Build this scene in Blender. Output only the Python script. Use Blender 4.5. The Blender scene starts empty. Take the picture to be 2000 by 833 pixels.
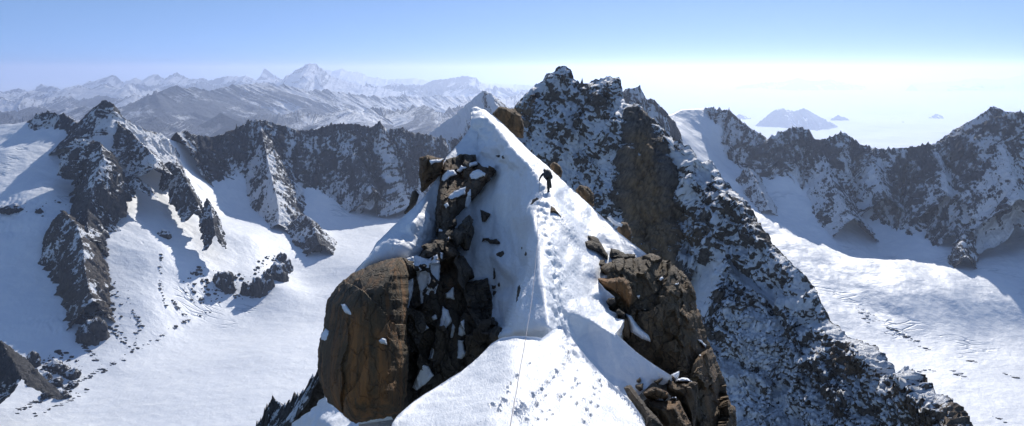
import bpy, math, random
import numpy as np
from mathutils import Vector, geometry

random.seed(7)
F, CX, H = 1700.0, 1000.0, 135.0           # focal length in photo pixels, centre column, horizon row
scene = bpy.context.scene
COL = scene.collection

# ------------------------------------------------------------------ noise
def _hash(ix, iy, iz, seed):
    h = (ix.astype(np.int64) * 374761393 + iy.astype(np.int64) * 668265263 + iz.astype(np.int64) * 2147483647 + seed * 974634777)
    h = (h ^ (h >> 13)) * 1274126177
    h = h & 0x7fffffff
    return (h ^ (h >> 16))

_G = np.array([(1,1,0),(-1,1,0),(1,-1,0),(-1,-1,0),(1,0,1),(-1,0,1),(1,0,-1),(-1,0,-1),
               (0,1,1),(0,-1,1),(0,1,-1),(0,-1,-1),(1,1,0),(-1,1,0),(0,-1,1),(0,-1,-1)], float)

def perlin(x, y, z, seed=0):
    x, y, z = np.broadcast_arrays(np.asarray(x, float), np.asarray(y, float), np.asarray(z, float))
    fx, fy, fz = np.floor(x), np.floor(y), np.floor(z)
    dx, dy, dz = x - fx, y - fy, z - fz
    ix, iy, iz = fx.astype(np.int64), fy.astype(np.int64), fz.astype(np.int64)
    u = dx*dx*dx*(dx*(dx*6-15)+10); v = dy*dy*dy*(dy*(dy*6-15)+10); w = dz*dz*dz*(dz*(dz*6-15)+10)
    out = 0
    for a in (0, 1):
        wa = u if a else 1-u
        for b in (0, 1):
            wb = v if b else 1-v
            for c in (0, 1):
                wc = w if c else 1-w
                g = _G[_hash(ix+a, iy+b, iz+c, seed) & 15]
                out = out + wa*wb*wc*(g[..., 0]*(dx-a) + g[..., 1]*(dy-b) + g[..., 2]*(dz-c))
    return out

def fbm(x, y, z, seed=0, oct=4, gain=.5):
    r, a, f = 0, 1.0, 1.0
    for k in range(oct):
        r = r + a*perlin(x*f, y*f, z*f, seed+k*17); a *= gain; f *= 2.03
    return r

def ridged(x, y, z, seed=0, oct=4, gain=.5):
    r, a, f, s = 0, 1.0, 1.0, 0
    for k in range(oct):
        r = r + a*(1-2.2*np.abs(perlin(x*f, y*f, z*f, seed+k*29))); s += a; a *= gain; f *= 2.07
    return r/s

# ------------------------------------------------------------------ mesh helpers
def P(px, py, Y):
    px, py, Y = np.asarray(px, float), np.asarray(py, float), np.asarray(Y, float)
    return np.stack([(px-CX)/F*Y, Y*np.ones_like(px), (H-py)/F*Y], -1)

def link(name, me, mat, parent=None, kind=None, label=None, cat=None, group=None):
    o = bpy.data.objects.new(name, me)
    COL.objects.link(o)
    if mat: me.materials.append(mat)
    if parent is not None:
        o.parent = parent
    if kind: o['kind'] = kind
    if label: o['label'] = label
    if cat: o['category'] = cat
    if group: o['group'] = group
    return o

def mesh_np(name, V, Fc, smooth=True, attrs=None):
    """V (n,3), Fc (m,3|4) int"""
    me = bpy.data.meshes.new(name)
    V = np.ascontiguousarray(V, np.float32); Fc = np.ascontiguousarray(Fc, np.int32)
    n, m, k = len(V), len(Fc), Fc.shape[1]
    me.vertices.add(n); me.vertices.foreach_set('co', V.ravel())
    me.loops.add(m*k); me.loops.foreach_set('vertex_index', Fc.ravel())
    me.polygons.add(m)
    me.polygons.foreach_set('loop_start', np.arange(0, m*k, k, dtype=np.int32))
    me.polygons.foreach_set('loop_total', np.full(m, k, np.int32))
    me.update(calc_edges=True)
    me.polygons.foreach_set('use_smooth', np.full(m, smooth, bool))
    for an, av in (attrs or {}).items():
        at = me.attributes.new(an, 'FLOAT', 'POINT')
        at.data.foreach_set('value', np.ascontiguousarray(av, np.float32))
    me.validate()
    return me

def grid_faces(nr, nc, off=0, flip=False):
    r, c = np.meshgrid(np.arange(nr-1), np.arange(nc-1), indexing='ij')
    a = r*nc + c + off
    q = np.stack([a, a+1, a+nc+1, a+nc], -1).reshape(-1, 4)
    return q[:, ::-1] if flip else q

def inpoly(px, py, poly):
    poly = np.asarray(poly, float)[:, :2]
    r = np.zeros(px.shape, bool)
    j = len(poly)-1
    for i in range(len(poly)):
        xi, yi = poly[i]; xj, yj = poly[j]
        if yi != yj:
            c = ((yi > py) != (yj > py)) & (px < (xj-xi)*(py-yi)/(yj-yi)+xi)
            r ^= c
        j = i
    return r

def dist_poly(px, py, poly, closed=True):
    poly = np.asarray(poly, float)[:, :2]
    d = np.full(px.shape, 1e9)
    n = len(poly)
    for i in range(n if closed else n-1):
        a, b = poly[i], poly[(i+1) % n]
        ab = b-a; L = max(ab@ab, 1e-9)
        t = np.clip(((px-a[0])*ab[0]+(py-a[1])*ab[1])/L, 0, 1)
        d = np.minimum(d, np.hypot(px-a[0]-t*ab[0], py-a[1]-t*ab[1]))
    return d

def soft(px, py, poly, w):
    d = dist_poly(px, py, poly); i = inpoly(px, py, poly)
    return np.clip(.5+np.where(i, d, -d)/(2*w), 0, 1)

def densify(pl, step, closed=False):
    pl = np.asarray(pl, float)
    out = []
    n = len(pl)
    for i in range(n if closed else n-1):
        a, b = pl[i], pl[(i+1) % n]
        k = max(1, int(round(np.hypot(*(b-a)[:2])/step)))
        for j in range(k):
            out.append(a+(b-a)*j/k)
    if not closed: out.append(pl[-1])
    return np.array(out)

def smooth_poly(pl, it=2, closed=True):
    """corner cutting, keeps extra columns"""
    pl = np.asarray(pl, float)
    for _ in range(it):
        nx = np.roll(pl, -1, 0)
        q = np.empty((2*len(pl), pl.shape[1]))
        q[0::2] = .75*pl+.25*nx; q[1::2] = .25*pl+.75*nx
        pl = q if closed else np.vstack([pl[:1], q[1:-3], pl[-1:]])
    return pl

def interp_inv(ctrl, edges, qx, qy):
    """piecewise-linear 1/Y over a constrained triangulation of control points"""
    ctrl = np.asarray(ctrl, float)
    vs = [Vector((float(a), float(b))) for a, b in ctrl[:, :2]]
    ov, oe, of, orig, _, _ = geometry.delaunay_2d_cdt(vs, edges, [], 0, 1e-4)
    inv0 = 1/ctrl[:, 2]
    inv = np.array([np.mean([inv0[i] for i in o]) if o else np.nan for o in orig])
    W = np.array([(v.x, v.y) for v in ov])
    for i in np.where(np.isnan(inv))[0]:
        d = np.hypot(*(ctrl[:, :2]-W[i]).T)+1e-6
        k = np.argsort(d)[:4]; inv[i] = np.sum(inv0[k]/d[k])/np.sum(1/d[k])
    out = np.full(qx.shape, np.nan)
    for f in of:
        a, b, c = W[f[0]], W[f[1]], W[f[2]]
        det = (b[1]-c[1])*(a[0]-c[0])+(c[0]-b[0])*(a[1]-c[1])
        if abs(det) < 1e-9: continue
        bb = (qx >= min(a[0], b[0], c[0])-.01) & (qx <= max(a[0], b[0], c[0])+.01) & (qy >= min(a[1], b[1], c[1])-.01) & (qy <= max(a[1], b[1], c[1])+.01)
        k = np.where(bb)[0]
        if not len(k): continue
        l1 = ((b[1]-c[1])*(qx[k]-c[0])+(c[0]-b[0])*(qy[k]-c[1]))/det
        l2 = ((c[1]-a[1])*(qx[k]-c[0])+(a[0]-c[0])*(qy[k]-c[1]))/det
        l3 = 1-l1-l2
        ok = (l1 > -1e-3) & (l2 > -1e-3) & (l3 > -1e-3)
        kk = k[ok]
        out[kk] = l1[ok]*inv[f[0]]+l2[ok]*inv[f[1]]+l3[ok]*inv[f[2]]
    bad = np.isnan(out)
    for i in np.where(bad)[0]:
        d = np.hypot(ctrl[:, 0]-qx[i], ctrl[:, 1]-qy[i])+1e-6
        k = np.argsort(d)[:3]; out[i] = np.sum(inv0[k]/d[k])/np.sum(1/d[k])
    return out

def tri_fill(outline, step, rng):
    """fine triangulation of an outline (px,py): boundary first, then jittered hex interior"""
    ol = np.asarray(outline)[:, :2]
    x0, y0 = ol.min(0); x1, y1 = ol.max(0)
    ys = np.arange(y0, y1, step*.87)
    g = []
    for k, yy in enumerate(ys):
        xs = np.arange(x0+(step/2 if k % 2 else 0), x1, step)
        g.append(np.stack([xs, np.full_like(xs, yy)], -1))
    g = np.vstack(g); g += rng.uniform(-.22, .22, g.shape)*step
    g = g[inpoly(g[:, 0], g[:, 1], ol)]
    if len(g):
        g = g[dist_poly(g[:, 0], g[:, 1], ol) > step*.55]
    A = np.vstack([ol, g]) if len(g) else ol
    n = len(ol)
    vs = [Vector((float(a), float(b))) for a, b in A]
    ov, oe, of, orig, _, _ = geometry.delaunay_2d_cdt(vs, [(i, (i+1) % n) for i in range(n)], [], 1, 1e-5)
    W = np.array([(v.x, v.y) for v in ov])
    T = np.array([f[:3] for f in of if len(f) == 3])
    # boundary loop order in output indices
    m = {}
    for i, o in enumerate(orig):
        for q in o: m[q] = i
    B = np.array([m[i] for i in range(n) if i in m])
    return W, T, B

def vert_normals(V, T):
    fn = np.cross(V[T[:, 1]]-V[T[:, 0]], V[T[:, 2]]-V[T[:, 0]])
    N = np.zeros_like(V)
    for k in range(3):
        np.add.at(N, T[:, k], fn)
    return N/(np.linalg.norm(N, axis=1, keepdims=True)+1e-12)

def laplace(val, T, it, fixed):
    n = len(val)
    E = np.vstack([T[:, [0, 1]], T[:, [1, 2]], T[:, [2, 0]]])
    E = np.vstack([E, E[:, ::-1]])
    cnt = np.bincount(E[:, 0], minlength=n)
    v = val.copy()
    for _ in range(it):
        s = np.bincount(E[:, 0], weights=v[E[:, 1]], minlength=n)/np.maximum(cnt, 1)
        s[fixed] = val[fixed]
        v = .35*v+.65*s
    return v

def orient(V, T):
    """triangles facing the camera at the origin"""
    c = V[T].mean(1); fn = np.cross(V[T[:, 1]]-V[T[:, 0]], V[T[:, 2]]-V[T[:, 0]])
    fl = (fn*c).sum(1) > 0
    T = T.copy(); T[fl] = T[fl][:, ::-1]
    return T

def close_back(V, T, B, depth, inward=.35, down=.25, rings=4, seed=0, bulge=1.0):
    """continue the outline backwards (away from the viewer), drawing in and sinking, then cap"""
    c = V[B].mean(0)
    Vs, Ts = [V], [T]
    prev = B; off = len(V); n = len(B)
    for r in range(1, rings+1):
        t = r/rings
        ring = V[B].copy()
        dirv = ring/np.linalg.norm(ring, axis=1, keepdims=True)
        s = t**bulge
        ring = ring+dirv*(depth*t)+(c-ring)*np.array([1, 0, 1])*(inward*s**1.6)
        ring[:, 2] -= depth*down*s**1.5
        Vs.append(ring); idx = off+np.arange(n); off += n
        a, b = prev, np.roll(prev, -1); d, e = idx, np.roll(idx, -1)
        Ts.append(np.stack([a, d, b], -1)); Ts.append(np.stack([b, d, e], -1))
        prev = idx
    Vs.append(V[prev].mean(0, keepdims=True) if False else Vs[-1].mean(0, keepdims=True))
    Ts.append(np.stack([prev, np.full(n, off), np.roll(prev, -1)], -1))
    return np.vstack(Vs), np.vstack(Ts)

def fix_winding(me):
    import bmesh
    bm = bmesh.new(); bm.from_mesh(me)
    bmesh.ops.recalc_face_normals(bm, faces=bm.faces)
    bm.to_mesh(me); bm.free()

# ------------------------------------------------------------------ materials
class NT:
    def __init__(s, name):
        s.m = bpy.data.materials.new(name); s.m.use_nodes = True
        s.t = s.m.node_tree; s.t.nodes.clear()
    def n(s, typ, ins=None, **kw):
        nd = s.t.nodes.new(typ)
        for k, v in kw.items(): setattr(nd, k, v)
        for k, v in (ins or {}).items():
            if hasattr(v, 'is_linked'): s.t.links.new(v, nd.inputs[k])
            else: nd.inputs[k].default_value = v
        return nd
    def math(s, op, a, b=None, c=None, clamp=False):
        d = {0: a}
        if b is not None: d[1] = b
        if c is not None: d[2] = c
        return s.n('ShaderNodeMath', d, operation=op, use_clamp=clamp).outputs[0]
    def noise(s, vec, scale, detail=5, rough=.55, dist=0, out=0):
        return s.n('ShaderNodeTexNoise', {'Vector': vec, 'Scale': scale, 'Detail': detail, 'Roughness': rough, 'Distortion': dist}).outputs[out]
    def mapr(s, v, a, b, c=0., d=1., smooth=True):
        return s.n('ShaderNodeMapRange', {'Value': v, 'From Min': a, 'From Max': b, 'To Min': c, 'To Max': d}, interpolation_type='SMOOTHSTEP' if smooth else 'LINEAR').outputs[0]
    def mix(s, f, a, b):
        nd = s.n('ShaderNodeMix', None, data_type='RGBA')
        for i, v in ((0, f), (6, a), (7, b)):
            if hasattr(v, 'is_linked'): s.t.links.new(v, nd.inputs[i])
            else: nd.inputs[i].default_value = (v if i == 0 else (*v, 1))
        return nd.outputs[2]
    def fmix(s, f, a, b):
        nd = s.n('ShaderNodeMix', None, data_type='FLOAT')
        for i, v in ((0, f), (2, a), (3, b)):
            if hasattr(v, 'is_linked'): s.t.links.new(v, nd.inputs[i])
            else: nd.inputs[i].default_value = v
        return nd.outputs[0]
    def scaled(s, vec, sx, sy, sz):
        return s.n('ShaderNodeVectorMath', {0: vec, 1: (sx, sy, sz)}, operation='MULTIPLY').outputs[0]
    def obj(s):
        return s.n('ShaderNodeTexCoord').outputs['Object']
    def attr(s, a):
        return s.n('ShaderNodeAttribute', attribute_name=a).outputs['Fac']
    def bump(s, h, dist, strength=1., normal=None):
        d = {'Height': h, 'Distance': dist, 'Strength': strength}
        if normal is not None: d['Normal'] = normal
        return s.n('ShaderNodeBump', d).outputs[0]
    def out(s, col, rough, normal=None, spec=.3):
        d = {'Base Color': col if hasattr(col, 'is_linked') else (*col, 1), 'Roughness': rough, 'Specular IOR Level': spec}
        if normal is not None: d['Normal'] = normal
        b = s.n('ShaderNodeBsdfPrincipled', d)
        o = s.n('ShaderNodeOutputMaterial', {'Surface': b.outputs[0]})
        return s.m

SNOW = (.80, .83, .87)

def snow_mat(name, L, amount=.6, crevasse=False, streak=None):
    """L: size in metres of the largest bump"""
    m = NT(name); o = m.obj()
    if streak: o = m.scaled(o, *streak)
    n1 = m.noise(o, 1/L, 6, .55)
    n2 = m.noise(o, 6/L, 5, .6, .6)
    n3 = m.noise(o, 45/L, 3, .6)
    h = m.math('ADD', m.math('MULTIPLY', n1, 1.0), m.math('ADD', m.math('MULTIPLY', n2, .16), m.math('MULTIPLY', n3, .02)))
    b = m.bump(h, L*amount*.35)
    c = m.mix(m.mapr(n2, .35, .7), (.77, .80, .85), (.84, .86, .89))
    if crevasse:
        # wind scour and crevassed zones of a glacier
        w = m.noise(m.scaled(o, 1, .35, 1), 2.2/L, 5, .65, 1.2)
        c = m.mix(m.mapr(w, .40, .72), c, (.77, .80, .855))
        cv = m.n('ShaderNodeTexVoronoi', {'Vector': m.n('ShaderNodeVectorMath', {0: m.scaled(o, .45, 1.3, .6), 1: m.n('ShaderNodeVectorMath', {0: m.n('ShaderNodeTexNoise', {'Vector': o, 'Scale': .02}).outputs[1], 1: (26, 26, 26)}, operation='MULTIPLY').outputs[0]}, operation='ADD').outputs[0], 'Scale': .021}, feature='DISTANCE_TO_EDGE').outputs[0]
        zone = m.mapr(m.noise(o, 1/420., 3, .5), .59, .68)
        ck = m.math('MULTIPLY', m.mapr(cv, .11, .02), zone)
        c = m.mix(m.math('MULTIPLY', ck, .55), c, (.34, .42, .52))
        b = m.bump(ck, -5., 1., b)
    else:
        sg = m.noise(m.scaled(o, 1.6, .5, 1.2), 3.2, 5, .65, .8)
        b = m.bump(sg, .032, 1., b)
    return m.out(c, .55, b, .25)

def alpine_mat(name, L, rock=((.07, .068, .068), (.16, .145, .135)), brown=((.10, .075, .05), (.24, .17, .10)), thr=.52, nzw=1.0, n1w=.55, n2w=.7, soften=.05, bumpk=.35, vz=.4, rot=0., vy=1.):
    """rock and snow sorted by slope, gullies and patches. L: patch size in metres. attributes: snow (bias), tint (grey..brown)"""
    m = NT(name); o = m.obj()
    g = m.n('ShaderNodeNewGeometry')
    nz = m.n('ShaderNodeSeparateXYZ', {0: g.outputs['Normal']}).outputs[2]
    if rot: o = m.n('ShaderNodeVectorRotate', {'Vector': o, 'Angle': rot}, rotation_type='Y_AXIS').outputs[0]
    ov = m.scaled(o, 1, vy, vz)
    n1 = m.noise(ov, 1/L, 6, .6, .4)
    n2 = m.noise(m.scaled(o, 1, vy*.9+.1, vz+.12), 4.5/L, 6, .72, .3)
    n3 = m.noise(m.scaled(o, 1, 1, vz*.5+.4), 16/L, 4, .7)
    k = m.math('MULTIPLY', nz, nzw)
    k = m.math('ADD', k, m.math('MULTIPLY', m.math('SUBTRACT', n1, .5), n1w*2))
    k = m.math('ADD', k, m.math('MULTIPLY', m.math('SUBTRACT', n2, .5), n2w*2))
    n0 = m.noise(o, .22/L, 3, .55, .5)
    k = m.math('ADD', k, m.math('MULTIPLY', m.math('SUBTRACT', n0, .5), n1w*1.8))
    k = m.math('ADD', k, m.math('MULTIPLY', m.math('SUBTRACT', n3, .5), n2w*.7))
    k = m.math('ADD', k, m.attr('snow'))
    s = m.mapr(k, thr-soften, thr+soften)
    rn = m.noise(ov, 7/L, 6, .65)
    rv = m.mapr(rn, .3, .72)
    rc = m.mix(rv, rock[0], rock[1])
    bc = m.mix(rv, brown[0], brown[1])
    rc = m.mix(m.attr('tint'), rc, bc)
    col = m.mix(s, rc, m.mix(n2, (.78, .81, .86), (.84, .86, .90)))
    rb = m.bump(m.math('ADD', m.math('ADD', m.math('MULTIPLY', n2, 1.), m.math('MULTIPLY', m.noise(ov, 11/L, 6, .7), .8)), m.math('MULTIPLY', s, .35)), L*bumpk*.35)
    return m.out(col, m.fmix(s, .85, .55), rb, .25)

def granite_mat(name, dark=(.05, .042, .032), mid=(.13, .095, .062), warm=(.22, .125, .06), pale=(.24, .20, .14), L=4.0, warmth=.5, streaks=1.0, darkness=0.):
    """foreground granite: blocky staining, vertical water streaks, joints and grain"""
    m = NT(name); o = m.obj()
    ov = m.scaled(o, 1.0, .5, .07)
    st = m.noise(ov, 2.2, 6, .6, .3)
    st2 = m.noise(m.scaled(o, 1, .5, .12), 7., 4, .6)
    big = m.noise(o, 1/L, 4, .6, .5)
    gr = m.noise(o, 9, 6, .72)
    fine = m.noise(o, 45, 3, .7)
    cr = m.n('ShaderNodeTexVoronoi', {'Vector': m.n('ShaderNodeVectorMath', {0: m.scaled(o, .8, .6, .35), 1: m.n('ShaderNodeTexNoise', {'Vector': o, 'Scale': .9, 'Detail': 3.}).outputs[1]}, operation='ADD').outputs[0], 'Scale': 1.1}, feature='DISTANCE_TO_EDGE').outputs[0]
    crk = m.mapr(cr, 0., .05)
    c = m.mix(m.mapr(gr, .3, .7), dark, mid)
    c = m.mix(m.math('MULTIPLY', m.mapr(st, .46, .66), warmth*streaks, clamp=True), c, warm)
    c = m.mix(m.math('MULTIPLY', m.mapr(st2, .55, .75), .35*streaks, clamp=True), c, pale)
    c = m.mix(m.math('MULTIPLY', m.mapr(big, .48, .62), .75), c, dark)
    c = m.mix(m.math('MULTIPLY', m.mapr(fine, .56, .7), .35), c, pale)
    c = m.mix(m.math('MULTIPLY', m.math('SUBTRACT', 1., crk), .6), c, (.03, .026, .022))
    if darkness: c = m.mix(darkness, c, (.035, .032, .03))
    a = m.attr('tint')
    c = m.mix(m.math('MULTIPLY', a, .8), c, m.mix(m.mapr(st, .35, .65), (.16, .105, .055), (.46, .21, .075)))
    h = m.math('ADD', m.math('MULTIPLY', gr, .5), m.math('ADD', m.math('MULTIPLY', fine, .1), m.math('ADD', m.math('MULTIPLY', crk, .35), m.math('MULTIPLY', big, .6))))
    return m.out(c, .8, m.bump(h, .35), .3)

def plain_mat(name, col, rough=.6, metal=0, nz=30):
    m = NT(name); o = m.obj()
    n = m.noise(o, nz, 4, .6)
    c = m.mix(m.mapr(n, .3, .7), tuple(x*.8 for x in col), tuple(min(1, x*1.15) for x in col))
    b = m.n('ShaderNodeBsdfPrincipled', {'Base Color': c, 'Roughness': rough, 'Metallic': metal, 'Normal': m.bump(n, .01)})
    m.n('ShaderNodeOutputMaterial', {'Surface': b.outputs[0]})
    return m.m

M_GLACIER = snow_mat('glacier_snow', 220., .20, crevasse=True)
M_RIDGE = alpine_mat('ridge_rock_snow', 60., thr=.25, nzw=.45, vz=.13, vy=.25, rock=((.028, .031, .040), (.085, .089, .102)), n1w=.5, n2w=.62, bumpk=.6)
M_SPUR = alpine_mat('spur_rock_snow', 50., thr=.45, nzw=.6, vz=.25, vy=.6, n1w=.75, n2w=.6, bumpk=.5, rock=((.028, .030, .035), (.092, .09, .092)))
M_PEAK = alpine_mat('near_peak_rock_snow', 13., thr=.30, nzw=.5, rot=-.45, vz=.22, vy=.5, n1w=.55, n2w=.62, rock=((.075, .068, .064), (.20, .175, .155)), brown=((.19, .13, .078), (.40, .27, .15)), bumpk=.45)
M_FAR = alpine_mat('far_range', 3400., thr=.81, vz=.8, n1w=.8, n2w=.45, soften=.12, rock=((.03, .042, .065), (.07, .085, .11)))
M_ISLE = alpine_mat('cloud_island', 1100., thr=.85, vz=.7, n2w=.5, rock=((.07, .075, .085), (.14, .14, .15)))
M_SNOW = snow_mat('ridge_snow', 2.2, .10)
M_SNOW2 = snow_mat('patch_snow', .8, .10)

# ------------------------------------------------------------------ distant ridges: a crest line swept down both flanks
def ridge(name, pts, slope=(57, 50), drop=420, jag=9, flute=26, wl=70, step=2.2, nt=70, mat=None, seed=1,
          snow=(0, 0), tint=0, concave=.35, rough=8, ends=True, spike=1.0, label=None, kind='structure', smooth_tan=60, tfun=None, sfun=None, zs=.16):
    pts = np.asarray(pts, float)
    C = P(pts[:, 0], pts[:, 1], pts[:, 2])
    u = pts[:, 2].mean()/F                            # metres per photo pixel
    L = np.r_[0, np.cumsum(np.linalg.norm(np.diff(C, axis=0), axis=1))]
    ns = max(8, int(L[-1]/(u*step)))
    s = np.linspace(0, L[-1], ns)
    cx, cy, cz = (np.interp(s, L, C[:, k]) for k in range(3))
    w = max(3, int(smooth_tan/step)) | 1
    ker = np.hanning(w+2)[1:-1]; ker /= ker.sum()
    pad = lambda a: np.convolve(np.pad(a, w//2, mode='reflect', reflect_type='odd'), ker, 'valid') if len(a) > w else a
    sx, sy = pad(cx), pad(cy)
    tx, ty = np.gradient(sx), np.gradient(sy)
    tl = np.hypot(tx, ty)+1e-9; nx, ny = ty/tl, -tx/tl
    j = jag*(ridged(s/(u*26), 0*s, seed*3.1+0*s, seed, 5, .62)*1.3-.35)
    sp = (np.clip(perlin(s/(u*8.), 0*s+9.3, 0*s, seed+5)*2.4-.5, 0, 1)*1.5+.8*np.clip(perlin(s/(u*3.6), 0*s+2.3, 0*s, seed+6)*2-.2, 0, 1))*spike*jag
    jz = j+sp+u*2.3*fbm(s/(u*5.), 0*s, 0*s+seed, seed+8, 2)
    endf = np.clip(np.minimum(s, s[-1]-s)/(L[-1]*.12+1e-6), 0, 1)**.7 if ends else np.ones(ns)
    Vs, A, T_ = [], [], []
    sides = []
    for sd, sl in ((1, slope[0]), (-1, slope[1])):
        t = np.linspace(0, 1, nt)**1.15
        tt, _ = np.meshgrid(t, s, indexing='ij')
        D = drop*((.35+.65*endf)*(1.05+.22*fbm(s/(u*34), 0*s+sd, 0*s+seed, seed+3, 3)))[None, :]
        h = D*tt/math.tan(math.radians(sl))*(1+concave*tt)
        z = cz[None, :]+jz[None, :]*np.exp(-tt/.12)-D*tt
        X = cx[None, :]+nx[None, :]*h*sd; Y = cy[None, :]+ny[None, :]*h*sd
        S = s[None, :]+wl*.55*fbm(X/wl*.7, Y/wl*.7, z/wl*.7, seed+9, 3)
        dn = drop*tt/wl*zs
        g = ridged(S/wl, dn+sd*3.3, 0*S+seed*1.3, seed+11, 4, .55)
        g2 = fbm(S/wl*3.4, dn*6, z/wl*.35, seed+23, 4, .62)
        g1 = ridged(S/wl*2.7+5, dn*2.6, 0*S+sd, seed+17, 3, .6)
        g = g+.6*g1
        o = (flute*g*np.clip(tt*5, .0, 1)+rough*1.6*g2*np.clip(tt*14+.25, 0, 1))
        X = X+nx[None, :]*o*sd; Y = Y+ny[None, :]*o*sd
        z = z+.45*rough*fbm(X/wl*4, Y/wl*4, z/wl*4, seed+31, 3)*np.clip(tt*8, 0, 1)
        sides.append((X, Y, z, tt, -.5*(g-.85)*np.clip(tt*6, 0, 1)))
    X = np.vstack([sides[0][0][::-1], sides[1][0][1:]]); Y = np.vstack([sides[0][1][::-1], sides[1][1][1:]])
    Z = np.vstack([sides[0][2][::-1], sides[1][2][1:]]); tt = np.vstack([sides[0][3][::-1], sides[1][3][1:]])
    # one shared crest row
    V = np.stack([X, Y, Z], -1).reshape(-1, 3)
    nr = X.shape[0]
    sb = (snow[0]+(snow[1]-snow[0])*tt)+np.vstack([sides[0][4][::-1], sides[1][4][1:]])
    if sfun is not None:
        sb = sb+sfun(CX+X/Y*F, H-Z/Y*F)
    tn = np.full(tt.shape, float(tint)) if tfun is None else tfun(CX+X/Y*F, H-Z/Y*F)
    me = mesh_np(name, V, grid_faces(nr, ns), True, {'snow': sb.ravel(), 'tint': tn.ravel()})
    fix_winding(me)
    # normals must point up
    N = np.empty(len(me.polygons)*3, np.float32); me.polygons.foreach_get('normal', N)
    if N[2::3].mean() < 0: me.flip_normals()
    return link(name, me, mat, kind=kind, label=label)

# smooth snow basins from scattered control points (thin plate spline over plan position)
def tps(xy, z, q, lam=1e-3):
    sc = xy.std(0).mean(); a = xy/sc; b = q/sc
    def U(r2): return np.where(r2 > 1e-12, r2*np.log(r2+1e-12)*.5, 0)
    n = len(a)
    K = U(((a[:, None]-a[None])**2).sum(-1))+lam*np.eye(n)
    Pm = np.c_[np.ones(n), a]
    A = np.block([[K, Pm], [Pm.T, np.zeros((3, 3))]])
    w = np.linalg.solve(A, np.r_[z, 0, 0, 0])
    out = np.empty(len(b))
    for i in range(0, len(b), 40000):
        c = b[i:i+40000]
        out[i:i+40000] = U(((c[:, None]-a[None])**2).sum(-1))@w[:n]+w[n]+c@w[n+1:]
    return out

GRID = {}
def ground_at(name, qx, qy):
    """the nearest point of a basin seen at a photo pixel"""
    px, Y, z = GRID[name]
    c = int(np.clip(np.searchsorted(px, qx), 0, len(px)-1))
    rows = H-z[:, c]/Y*F
    k = np.where(rows <= qy)[0]
    i = k[0] if len(k) else len(Y)-1
    return np.array([(px[c]-CX)/F*Y[i], Y[i], z[i, c]])
def basin(name, ctrl, pxr, Yr, ncol, nrow, und=((300, 15), (110, 4.5), (34, .9)), seed=3, lam=1e-3, extra=None):
    c = np.asarray(ctrl, float)
    p = P(c[:, 0], c[:, 1], c[:, 2])
    px = np.linspace(pxr[0], pxr[1], ncol); Y = np.geomspace(Yr[0], Yr[1], nrow)
    YY, PX = np.meshgrid(Y, px, indexing='ij')
    X = (PX-CX)/F*YY
    # keep samples at a coarse lattice then bilinear up, the spline is smooth
    z = tps(p[:, :2], p[:, 2], np.c_[X.ravel(), YY.ravel()], lam).reshape(X.shape)
    flat = np.clip((z+1000)/250, .12, 1)
    for wl, a in und:
        z = z+a*flat*fbm(X/wl, YY/wl, seed+0*X, seed, 3)
    if extra is not None: z = z+extra(X, YY, PX, H-z/YY*F)
    V = np.stack([X, YY, z], -1).reshape(-1, 3)
    me = mesh_np(name, V, grid_faces(nrow, ncol), True)
    GRID[name] = (px, Y, z)
    return link(name, me, M_GLACIER, kind='structure')

# ================================================================== THE DISTANCE
# ---- left snow basin and glacier
left_ctrl = [(560,520,4504),(500,575,4095),(430,612,3885),(360,650,3658),(200,745,3171),(620,475,4900),(700,520,4500),(520,680,3450),(320,760,3080),(640,440,5300),(800,395,6000),(300,690,3430),(100,810,2900),(450,833,2750),(600,700,3350),(600,560,4300),(750,450,5300),(560,900,2450),
 (440,600,3950),(200,640,3500),(0,800,2900),(50,700,3250),(0,560,3600),(50,400,4100),(0,300,4600),(100,330,4500),(60,560,3650),(250,400,4400),
 (300,300,5000),(330,268,5200),(260,520,3900),(330,500,4050),(400,360,5130),(450,420,5010),(400,425,4720),(500,430,5000),(490,465,4560),(560,425,5150),(380,470,4350),(620,370,5600),(700,400,5800),
 (540,560,4150),(380,600,3850),(300,600,3700),(820,370,6400),(-80,560,3600),(-100,320,4600),(-80,800,2900),(425,308,5390),(470,320,5480),(380,330,5250),(540,340,5680),(600,330,5800),(150,330,4600),(900,390,6100),(1000,420,5800),(900,600,4100),(900,880,2500)]
def behind(pl, PX, YY):
    # beyond the crest of its wall a basin drops away
    yr = np.interp(PX, [a for a, b in pl], [b for a, b in pl])
    d = np.clip(YY-yr, 0, None)
    return -np.minimum(d*.9, 1400)-0*d
LEFT_WALL = [(-160,5050),(0,5000),(130,4980),(205,4850),(260,4920),(320,5150),(350,5280),(510,5720),(740,6060),(870,6400),(1010,6500)]
RIGHT_WALL = [(1180,5200),(1300,5500),(1330,5650),(1375,5720),(1480,5420),(1590,5270),(1700,5110),(1830,4920),(2000,4620),(2200,4450)]
def crev(X, Y, PX, PY):
    # crevassed steps near the left edge and gentle windblown rolls
    m = np.exp(-(((PX-20)/70)**2+((PY-420)/40)**2))+.8*np.exp(-(((PX-100)/70)**2+((PY-640)/22)**2))
    return behind(LEFT_WALL, PX, Y)+9*m*np.clip(ridged(X/26+Y/90, Y/60, 0*X, 44, 3), -1, .7)
basin('glacier', left_ctrl, (-160, 1010), (2250, 7200), 520, 900, seed=3, extra=crev)

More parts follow.
